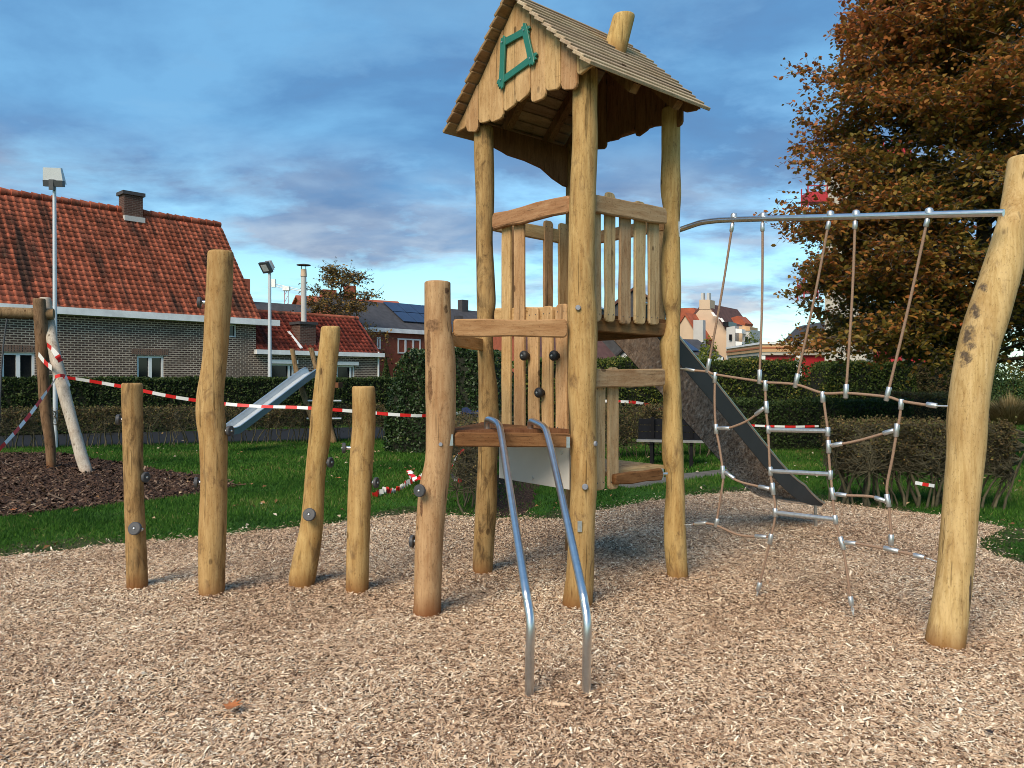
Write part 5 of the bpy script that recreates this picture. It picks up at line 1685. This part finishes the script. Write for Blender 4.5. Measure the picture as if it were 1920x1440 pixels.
tg = [gnd(700, 930), gnd(722, 926), gnd(740, 921), gnd(758, 916), gnd(772, 909), gnd(768, 902), gnd(782, 914), gnd(800, 910)]
for i, p in enumerate(tg): p.z = .0 + .05 * (i % 2) + .02 * i * (i > 3)
tape(tg, 'crumpled tape lying on the grass left of the single step post', 9, twist=1.0, crumple=.022, stripe=.13, w=.07)
tape([at(*p) for p in ((1716, 905, 9.0), (1738, 909, 9.05), (1752, 911, 9.1))], 'scrap of white tape caught in the clipped stems beside the leaning post', 10, first=1, stripe=.1, w=.04)

# navy cloth on the hedge
nx, nz_ = 12, 6
V_c, F_c = [], []
rg = random.Random(12)
p0 = at(866, 771, 13.6)
for j in range(nz_ + 1):
    for i in range(nx + 1):
        u_, v_ = i / nx, j / nz_
        V_c.append(p0 + Vector((u_ * .42, -.10 + .20 * v_ + .03 * math.sin(7 * u_), -.02 + .10 * math.sin(math.pi * v_) * (.7 + .3 * math.sin(9 * u_)) - .05 * u_ + rg.uniform(-.012, .012))))
for j in range(nz_):
    for i in range(nx):
        k = j * (nx + 1) + i; F_c.append((k, k + 1, k + nx + 2, k + nx + 1))
m = MB(); m.poly(V_c, F_c, 0, True); m.poly([v - UP * .05 for v in V_c], [f[::-1] for f in F_c], 0, True)
m.build('jacket', M['blue_cloth'], None, org=p0, label='crumpled navy blue jacket lying on the clipped hedge', cat='jacket')

# ------------------------------------------------------------------ hedges and trees
M['yew'] = m_leaf('dark_hedge_leaf', [(0, (.014, .026, .008)), (.5, (.032, .056, .014)), (.85, (.060, .088, .020)), (1, (.12, .115, .03))], .65, .12)
M['privet'] = m_leaf('hedge_leaf', [(0, (.022, .038, .009)), (.45, (.055, .085, .017)), (.8, (.115, .135, .024)), (1, (.27, .21, .04))], .65, .2)
M['ivy'] = m_leaf('ivy_leaf', [(0, (.012, .026, .009)), (.5, (.030, .060, .017)), (.85, (.060, .10, .026)), (1, (.14, .16, .05))], .45, .15, .4)
M['brown_leaf'] = m_leaf('dry_leaf', [(0, (.055, .038, .018)), (.4, (.11, .075, .032)), (.7, (.095, .105, .030)), (1, (.25, .16, .06))], .7, .2)
M['autumn'] = m_leaf('beech_leaf', [(0, (.040, .050, .014)), (.20, (.12, .11, .020)), (.38, (.25, .16, .028)), (.54, (.32, .13, .026)), (.74, (.38, .105, .032)), (.9, (.52, .20, .05)), (1, (.62, .38, .11))], .5, .36, .3)
M['olive_leaf'] = m_leaf('thin_autumn_leaf', [(0, (.07, .06, .016)), (.5, (.19, .12, .025)), (1, (.34, .19, .05))], .6, .2)
M['lime_leaf'] = m_leaf('lime_leaf', [(0, (.05, .07, .012)), (.6, (.14, .17, .02)), (1, (.24, .24, .04))], .6, .2)
M['core'] = m_plain('hedge_core_shade', (.016, .018, .010), .95, 0, .4, 6)  # near-black hull colour, with the shade inside the hedge put into it
M['dry_grass'] = m_leaf('dry_grass', [(0, (.10, .075, .028)), (.5, (.26, .19, .08)), (1, (.46, .36, .19))], .7, .2)


def segs_mesh(name, S, sides=4):
    """S rows (x0,y0,z0,r0,x1,y1,z1,r1) -> thin tapered twigs"""
    S = np.array(S, float); n = len(S)
    a, b = S[:, 0:3], S[:, 4:7]
    t = b - a; t /= (np.linalg.norm(t, axis=1)[:, None] + 1e-9)
    ref = np.where(np.abs(t[:, 2:3]) < .9, np.array([[0, 0, 1.]]), np.array([[1., 0, 0]]))
    X = np.cross(t, ref); X /= np.linalg.norm(X, axis=1)[:, None]; Y = np.cross(t, X)
    pts = []
    for P, rr in ((a, S[:, 3:4]), (b, S[:, 7:8])):
        for k in range(sides):
            g = 2 * math.pi * k / sides
            pts.append(P + (X * math.cos(g) + Y * math.sin(g)) * rr)
    V = np.stack(pts, 1).reshape(-1, 3)
    f = [(k, (k + 1) % sides, sides + (k + 1) % sides, sides + k) for k in range(sides)]
    me = np_mesh(name, V, 2 * sides, f)
    me.polygons.foreach_set('use_smooth', np.ones(len(me.polygons), bool))
    return me


def hedge(label, a, b, width, height, nleaf, size, mat, seed, cat='hedge', lump=.05, name='hedge', z0=-.05, round_=.0):
    rng = np.random.default_rng(seed)
    a, b = Vector((a[0], a[1], 0)), Vector((b[0], b[1], 0))
    X = (b - a).normalized(); ln = (b - a).length; K = Vector((-X.y, X.x, 0))
    t = thing(name, (a + b) / 2, label, cat)
    o = np.array(a); Xn, Kn = np.array(X), np.array(K)
    def bumpy(u, s): return lump * (np.sin(3.1 * u + seed) + .6 * np.sin(7.3 * u + 2 * s) + .5 * np.sin(15.0 * u + 4.1 * s))
    def shape(u):
        if not round_: return np.ones_like(u)
        e = np.minimum(u, ln - u) / round_
        return np.clip(1 - (1 - np.clip(e, 0, 1)) ** 2 * .6, .25, 1)
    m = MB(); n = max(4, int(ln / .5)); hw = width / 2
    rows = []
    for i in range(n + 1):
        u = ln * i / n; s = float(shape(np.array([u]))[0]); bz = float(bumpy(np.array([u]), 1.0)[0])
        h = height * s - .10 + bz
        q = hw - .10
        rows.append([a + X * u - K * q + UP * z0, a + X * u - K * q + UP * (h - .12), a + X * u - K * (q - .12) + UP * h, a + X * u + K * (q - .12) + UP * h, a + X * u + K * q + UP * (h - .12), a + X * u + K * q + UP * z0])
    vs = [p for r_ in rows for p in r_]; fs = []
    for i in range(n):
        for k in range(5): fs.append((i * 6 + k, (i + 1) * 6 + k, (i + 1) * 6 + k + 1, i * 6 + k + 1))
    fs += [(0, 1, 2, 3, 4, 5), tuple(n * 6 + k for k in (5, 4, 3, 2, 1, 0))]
    m.poly(vs, fs); m.build('shade_core', M['core'], t)  # solid dark hull standing in for shade behind the leaves
    # leaves on the sheared faces
    per = np.array([height, width, height * .35, .0]); ends = width * height / ln if ln else 0
    w_f, w_t, w_b = height, width, height * .3
    w_e = 2 * width * height / ln
    tot = w_f + w_t + w_b + w_e
    k = rng.choice(4, nleaf, p=[w_f / tot, w_t / tot, w_b / tot, w_e / tot])
    u = rng.uniform(0, ln, nleaf); v = rng.uniform(0, 1, nleaf)
    lat = np.where(k == 0, -hw, np.where(k == 2, hw, (v - .5) * width))
    z = np.where(k == 1, height, z0 + (height - z0) * rng.uniform(0, 1, nleaf) ** .9)
    side = rng.random(nleaf) < .5
    u = np.where(k == 3, np.where(side, 0, ln), u)
    sh = shape(u)
    z = z * sh
    inward = np.abs(rng.normal(0, .07, nleaf))
    bz = bumpy(u, 1.0)
    lat = lat + np.where(k == 0, inward + bz * .6, np.where(k == 2, -inward, 0)) + rng.normal(0, .03, nleaf)
    z = z + np.where(k == 1, -inward * .8 + bz, np.where(z > .8 * height, bz, 0)) + rng.normal(0, .02, nleaf)
    z = np.maximum(z, .02)
    u = u + np.where(k == 3, np.where(side, inward, -inward), 0)
    P = o + u[:, None] * Xn + lat[:, None] * Kn + np.stack([0 * z, 0 * z, z], 1) - np.array(t.location)
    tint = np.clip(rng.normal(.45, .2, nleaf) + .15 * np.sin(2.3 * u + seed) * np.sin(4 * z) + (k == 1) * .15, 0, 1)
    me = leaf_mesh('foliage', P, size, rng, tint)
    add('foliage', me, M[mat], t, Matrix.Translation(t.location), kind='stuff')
    return t


def twig_hedge(label, a, b, width, height, nstem, ntwig, nleaf, seed, lmat='brown_leaf', stem_r=.014, lsize=.045, bare=.35, name='hedge', leaf_top=.5, cat='hedge'):
    """a clipped deciduous hedge: bare stems below, a mat of twigs with a few leaves on top"""
    rg = random.Random(seed); rng = np.random.default_rng(seed)
    a, b = Vector((a[0], a[1], 0)), Vector((b[0], b[1], 0))
    X = (b - a).normalized(); ln = (b - a).length; K = Vector((-X.y, X.x, 0))
    t = thing(name, (a + b) / 2, label, cat)
    S, Tw, ends = [], [], []
    for i in range(nstem):
        p = a + X * (ln * (i + rg.uniform(.1, .9)) / nstem) + K * rg.uniform(-.3, .3) * width - UP * .06
        r = stem_r * rg.uniform(.6, 1.3); d = Vector((rg.uniform(-.3, .3), rg.uniform(-.3, .3), 1))
        z = 0
        while z < height * .8:
            d = (d + Vector((rg.uniform(-.45, .45), rg.uniform(-.45, .45), .25))).normalized()
            q = p + d * height * .17; r2 = r * .84
            S.append((*(p), r, *(q), r2)); ends.append((q.copy(), r2)); p, r, z = q, r2, q.z
    ends = [e for e in ends if e[0].z > height * bare * .7] or ends
    for i in range(ntwig):
        e, r = rg.choice(ends)
        p = e.copy(); d = Vector((rg.uniform(-1, 1), rg.uniform(-1, 1), rg.uniform(-.35, .9))).normalized(); r0 = min(r * .6, .006)
        for k in range(3):
            d = (d + Vector((rg.uniform(-.6, .6), rg.uniform(-.6, .6), rg.uniform(-.35, .45)))).normalized()
            q = p + d * rg.uniform(.06, .16)
            rel = (q - a); lat = max(-width / 2, min(width / 2, rel.dot(K))); al = max(0, min(ln, rel.dot(X)))
            q = a + X * al + K * lat + UP * max(.05, min(height + rg.uniform(-.04, .02), q.z))
            Tw.append((*p, r0, *q, r0 * .7)); p = q; r0 *= .75
    org = np.array([*t.location, 0, *t.location, 0])
    add('stems', segs_mesh('stems', np.array(S) - org, 5), M['twig'], t, Matrix.Translation(t.location), kind='stuff')
    add('twigs', segs_mesh('twigs', np.array(Tw) - org, 3), M['twig'], t, Matrix.Translation(t.location), kind='stuff')
    T = np.array(Tw)[:, 4:7]
    pz = np.clip((T[:, 2] / height - leaf_top + .25) * 1.6, .03, 1) ; pz = pz / pz.sum()
    sel = rng.choice(len(T), nleaf, p=pz)
    P = T[sel] + rng.normal(0, .035, (nleaf, 3)) - np.array(t.location)
    P[:, 2] = np.maximum(P[:, 2], .02)
    tint = np.clip(rng.normal(.45, .25, nleaf), 0, 1)
    add('foliage', leaf_mesh('foliage', P, lsize, rng, tint), M[lmat], t, Matrix.Translation(t.location), kind='stuff')
    return t


def seg_x(px, d): return ((px - 960) / F_PX * d, d)


hedge('long dark clipped hedge in front of the brick house', seg_x(-120, 21.5), seg_x(770, 28.0), .9, 1.62, 42000, .085, 'yew', 31, lump=.012)
twig_hedge('long thin leafless hedge along the road behind the lawn', seg_x(-60, 17.6), seg_x(850, 20.6), .5, .90, 130, 5200, 12000, 32, lsize=.055, leaf_top=.65, bare=.4, stem_r=.017)
hedge('dense dark ivy-clad bush behind the single step post', seg_x(752, 17.6), seg_x(960, 16.6), 1.5, 2.22, 22000, .075, 'ivy', 33, lump=.07, round_=.6, name='bush', cat='bush')
hedge('tall clipped hedge behind the park bench', seg_x(945, 19.5), seg_x(1498, 23.5), 1.2, 2.12, 30000, .08, 'privet', 34, lump=.045, round_=.4)
hedge('tall yellowing hedge below the concrete tower', seg_x(1512, 23.6), seg_x(1700, 24.5), 1.2, 2.10, 16000, .085, 'privet', 35, lump=.04, round_=.5)
hedge('brownish tall hedge behind the leaning post', seg_x(1690, 24.6), seg_x(1800, 25.5), 1.2, 2.05, 16000, .085, 'brown_leaf', 36, lump=.06)
twig_hedge('low brown hedge behind the park bench', seg_x(1130, 15.6), seg_x(1345, 16.2), .7, 1.05, 30, 2400, 6500, 37, leaf_top=.4, bare=.3, lsize=.05)
hedge('low dark clipped hedge right of the slide', seg_x(1345, 17.6), seg_x(1690, 18.3), .9, 1.10, 17000, .06, 'yew', 38, lump=.03)
hedge('small low hedge block behind the net near the leaning post', seg_x(1665, 20.5), seg_x(1792, 20.5), 1.0, 1.22, 8000, .06, 'brown_leaf', 39, lump=.03)
twig_hedge('clipped twiggy hedge with bare stems behind the rope net', (4.15, 10.0), (6.15, 9.75), .75, 1.03, 40, 7500, 18000, 40, leaf_top=.7, bare=.40, stem_r=.021, lsize=.035)
twig_hedge('clipped twiggy hedge end showing beneath the step platform', (-.52, 9.1), (-.62, 14.5), .55, 1.0, 36, 4200, 4500, 41, leaf_top=.5, bare=.2, lsize=.04)


def tree(name, label, base, trunk_h, env, nlimb, nsec, ntw, nlf, size, mat, seed, tr=.14, bias=None, tintf=None, flat=.9, cat='tree', zmin=0.0, six=True, twig_r=.004):
    rg = random.Random(seed); rng = np.random.default_rng(seed)
    t = thing(name, base, label, cat)
    base = Vector(base); B_, LV, OUT = [], [], []
    top = max(z for z, r in env)
    def R_(z): return float(np.interp(z, [e[0] for e in env], [e[1] for e in env]))
    p = base - UP * .1; r = tr; trunk = [base.copy()]
    n = 12
    for i in range(n):
        q = base + UP * (top * .93 * (i + 1) / n) + Vector((rg.uniform(-.08, .08), rg.uniform(-.08, .08), 0)) * (i > 0)
        r2 = tr * (1 - .93 * (i + 1) / n) + .012
        B_.append((*p, r, *q, r2)); p, r = q, r2; trunk.append(q.copy())
    zs = [zmin + (top * .93 - zmin) * ((i + rg.random()) / nlimb) ** 1.15 for i in range(nlimb)]
    for i, z in enumerate(zs):
        az = i * 2.39996 + rg.uniform(-.3, .3)
        if bias and rg.random() < bias[1]: az = bias[0] + rg.gauss(0, .75)
        rr = R_(z + .5) * rg.uniform(.82, 1.08)
        k = min(n - 1, int(z / (top * .93) * n)); st = trunk[k].lerp(trunk[k + 1], (z / (top * .93) * n) % 1.0)
        d = Vector((math.cos(az), math.sin(az), rg.uniform(.10, .55)))
        p = st.copy(); L_ = rr; m_ = 7; r = max(.012, tr * .32 * (1 - z / top * .6))
        for s in range(m_):
            d = (d + Vector((rg.uniform(-.2, .2), rg.uniform(-.2, .2), rg.uniform(-.14, .10)))).normalized()
            q = p + d * L_ / m_; r2 = r * .80
            B_.append((*p, r, *q, r2))
            for c_ in range(max(1, round(nsec / m_))) if s > 0 else ():
                f = rg.random(); o = p.lerp(q, f)
                sgn = rg.choice((-1, 1)); lat = d.cross(UP).normalized() * sgn
                d2 = (d * rg.uniform(.3, .9) + lat * rg.uniform(.5, 1.0) + UP * rg.uniform(-.25, .45)).normalized()
                l2 = L_ * rg.uniform(.16, .36) * (1.15 - s / m_ * .5); p2 = o.copy(); rr2 = min(r2 * .6, .016)
                for e in range(3):
                    d2 = (d2 + Vector((rg.uniform(-.3, .3), rg.uniform(-.3, .3), rg.uniform(-.25, .15)))).normalized()
                    q2 = p2 + d2 * l2 / 3; B_.append((*p2, rr2, *q2, rr2 * .75))
                    for w in range(ntw):
                        d3 = (d2 * .5 + Vector((rg.uniform(-1, 1), rg.uniform(-1, 1), rg.uniform(-.55, .45)))).normalized()
                        l3 = rg.uniform(.22, .48) * size / .085; o3 = p2.lerp(q2, rg.random()); q3 = o3 + d3 * l3
                        B_.append((*o3, twig_r, *q3, twig_r * .5))
                        for j in range(nlf):
                            f3 = (j + 1) / nlf
                            LV.append(o3 + d3 * l3 * f3 + Vector((rg.gauss(0, .035), rg.gauss(0, .035), rg.gauss(0, .03))) * size / .085); OUT.append(((st - q3).length / max(R_(max(z, q3.z)), .3), q3.z))
                    p2 = q2; rr2 *= .75
            p, r = q, r2
    org = np.array([*base, 0, *base, 0])
    add('trunk', segs_mesh('trunk', np.array(B_) - org, 6), M['bark'], t, Matrix.Translation(base))
    P = np.array([list(v) for v in LV]) - np.array(base); OUT = np.array(OUT)
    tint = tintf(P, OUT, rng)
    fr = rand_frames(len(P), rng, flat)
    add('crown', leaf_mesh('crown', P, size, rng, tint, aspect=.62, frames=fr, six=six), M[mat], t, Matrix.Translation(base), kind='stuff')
    return t, len(P)


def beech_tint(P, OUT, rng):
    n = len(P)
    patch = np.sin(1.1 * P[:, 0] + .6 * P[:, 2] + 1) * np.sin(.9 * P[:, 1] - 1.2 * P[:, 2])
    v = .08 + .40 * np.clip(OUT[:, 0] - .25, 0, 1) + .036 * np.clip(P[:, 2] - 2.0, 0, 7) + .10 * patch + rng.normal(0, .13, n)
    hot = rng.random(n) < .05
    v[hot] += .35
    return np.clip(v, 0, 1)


BT = (8.62, 14.2, 0)
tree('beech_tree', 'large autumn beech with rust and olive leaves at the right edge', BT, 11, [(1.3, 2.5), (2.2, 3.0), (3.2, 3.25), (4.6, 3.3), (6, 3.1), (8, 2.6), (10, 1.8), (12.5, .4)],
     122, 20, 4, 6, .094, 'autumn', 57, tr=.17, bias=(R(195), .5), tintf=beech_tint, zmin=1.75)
tree('thin_autumn_tree', 'half bare yellowing tree behind the low outbuilding', ((640 - 960) / F_PX * 43, 43, 0), 7, [(1.5, 1.6), (3.5, 2.6), (5.0, 2.7), (6.2, 2.0), (8.2, .9)],
     34, 9, 3, 4, .16, 'olive_leaf', 52, tr=.16, tintf=lambda P, O, r_: np.clip(r_.normal(.45, .25, len(P)), 0, 1), zmin=1.5, six=False, twig_r=.011)


def shrub(name, label, c, rx, ry, rz, n, size, mat, seed, cone=False):
    rng = np.random.default_rng(seed)
    t = thing(name, (c[0], c[1], 0), label, 'shrub')
    d = rng.normal(size=(n, 3)); d /= np.linalg.norm(d, axis=1)[:, None]
    d[:, 2] = np.abs(d[:, 2])
    lob = 1 + .14 * np.sin(4 * d[:, 0] + seed) * np.sin(5 * d[:, 2] + 2 * d[:, 1]) + .08 * np.sin(9 * d[:, 0] + 7 * d[:, 1])
    rr = (rng.uniform(.45, 1, n) ** .4) * lob
    P = d * rr[:, None] * np.array([rx, ry, rz])
    if cone:
        h = rng.uniform(0, 1, n); a = rng.uniform(0, 6.28, n); q = (1 - h) * (.8 + .2 * rng.random(n))
        P = np.stack([np.cos(a) * q * rx, np.sin(a) * q * ry, h * rz], 1)
    tint = np.clip(rng.normal(.5, .22, n), 0, 1)
    add('crown', leaf_mesh('crown', P, size, rng, tint), M[mat], t, Matrix.Translation(t.location), kind='stuff')
    S = [(0, 0, 0, .05, rg_x, rg_y, rz * .7, .015) for rg_x, rg_y in ((0, 0), (rx * .4, 0), (-rx * .4, 0), (0, ry * .4))]
    add('stems', segs_mesh('stems', S, 5), M['bark'], t, Matrix.Translation(t.location))
    return t


shrub('garden_shrub', 'round yellow-green shrub in front of the apartment block', seg_x(1325, 30), 1.0, .9, 2.75, 5000, .11, 'lime_leaf', 61)
shrub('garden_shrub', 'leafy green tree top beside the apartment bays', seg_x(1413, 58), 1.5, 1.2, 4.6, 2500, .22, 'privet', 62)
shrub('garden_shrub', 'olive shrub thicket right of the leaning post', seg_x(1900, 34), 3.2, 1.4, 2.3, 9000, .11, 'privet', 63)
shrub('conifer', 'small yellow conifer behind the dark hedge', seg_x(749, 31), .55, .55, 2.3, 1800, .09, 'lime_leaf', 64, True)
shrub('conifer', 'small dark conifer beside the brick annex corner', seg_x(724, 33), .55, .55, 2.5, 1800, .09, 'yew', 65, True)
shrub('garden_shrub', 'pale bush far behind the low flat-roofed building', seg_x(1465, 75), 2.2, 1.5, 5.4, 1800, .25, 'olive_leaf', 66)
shrub('garden_shrub', 'dark shrub behind the hedge under the autumn tree', seg_x(1790, 31), 3.0, 1.5, 2.6, 7000, .12, 'yew', 67)

# ornamental grass
og = thing('ornamental_grass', (*seg_x(1893, 27.0), 0), 'tuft of dry golden ornamental grass on the right lawn', 'grass tuft')
rng = np.random.default_rng(77); n = 2600
az = rng.uniform(0, 6.28, n); sp = rng.uniform(0, 1, n) ** .55; h = rng.uniform(.35, 1.2, n) * (1.1 - .35 * sp)
b0 = np.stack([np.cos(az) * .45 * sp, np.sin(az) * .45 * sp, 0 * h - .04], 1)
m1 = b0 + np.stack([np.cos(az) * sp * .35, np.sin(az) * sp * .35, h * .65], 1)
t1 = b0 + np.stack([np.cos(az) * sp * .75, np.sin(az) * sp * .75, h * (1 - .15 * sp)], 1)
sdv = np.stack([-np.sin(az), np.cos(az), 0 * az], 1) * .012
VV = np.stack([b0 - sdv, b0 + sdv, m1 + sdv, t1, m1 - sdv], 1).reshape(-1, 3)
add('blades', np_mesh('blades', VV, 5, [(0, 1, 2, 4), (4, 2, 3)], np.clip(rng.normal(.5, .22, n), 0, 1)), M['dry_grass'], og, Matrix.Translation(og.location), kind='stuff')

# ------------------------------------------------------------------ fallen leaves
def m_fallen(name, c): return m_plain(name, c, .6, 0, .25, 25)
M['fall_o'] = m_fallen('orange_leaf', (.46, .155, .045)); M['fall_t'] = m_fallen('pale_leaf', (.50, .36, .22)); M['fall_d'] = m_fallen('dark_leaf', (.035, .024, .02))


def fallen(px, py, size, mat, label, seed, group=None, z=0.0, curl=.25):
    p = gnd(px, py); p.z = z
    rg = random.Random(seed); rot = rg.uniform(0, 6.28)
    lob = [(0, 1.0), (.30, .42), (.55, .88), (.95, .38), (1.25, .70), (1.9, .35), (2.6, .42), (3.1416, .55)]
    ring = [(a, r) for a, r in lob] + [(2 * math.pi - a, r) for a, r in reversed(lob[1:-1])]
    v = [(0, 0, .012)]
    for a, r in ring:
        x, y = math.cos(a) * r * size * .5, math.sin(a) * r * size * .5
        v.append((x, y, .012 + curl * r * r * size * (.3 + .35 * math.sin(2 * a + seed))))
    k = len(ring)
    top = [(0, 1 + i, 1 + (i + 1) % k) for i in range(k)]
    v2 = v + [(x, y, zz_ - .0015) for x, y, zz_ in v]
    f = top + [(k + 1, k + 2 + (i + 1) % k, k + 2 + i) for i in range(k)] + [(1 + i, k + 2 + i, k + 2 + (i + 1) % k, 1 + (i + 1) % k) for i in range(k)]
    me = pyd('fallen_leaf', v2, f)
    return add('fallen_leaf', me, M[mat], None, Matrix.Translation(p) @ Matrix.Rotation(rot, 4, 'Z'), label=label, cat='leaf', group=group)


fallen(433, 1341, .150, 'fall_o', 'large orange maple leaf lying on the wood chips in front', 3, z=.034, curl=.16)
fallen(1857, 1385, .06, 'fall_d', 'small dark leaf on the chips at the lower right', 4, z=.02)
for i, (x, y, lb) in enumerate(((345, 827, 'pale fallen leaf on the grass beside the tallest climbing post'), (636, 897, 'brown fallen leaf on the grass between the two short climbing posts'), (786, 847, 'yellow fallen leaf on the grass left of the single step post'),
                               (1888, 889, 'pale fallen leaf on the right lawn beside the leaning post'), (1906, 868, 'pale fallen leaf at the right edge of the lawn'), (28, 877, 'pale fallen leaf on the mulch near the left edge'), (25, 957, 'orange fallen leaf at the near edge of the mulch'))):
    fallen(x, y, .14, 'fall_o' if 'orange' in lb or 'brown' in lb else 'fall_t', lb, 10 + i, None, z=.0)
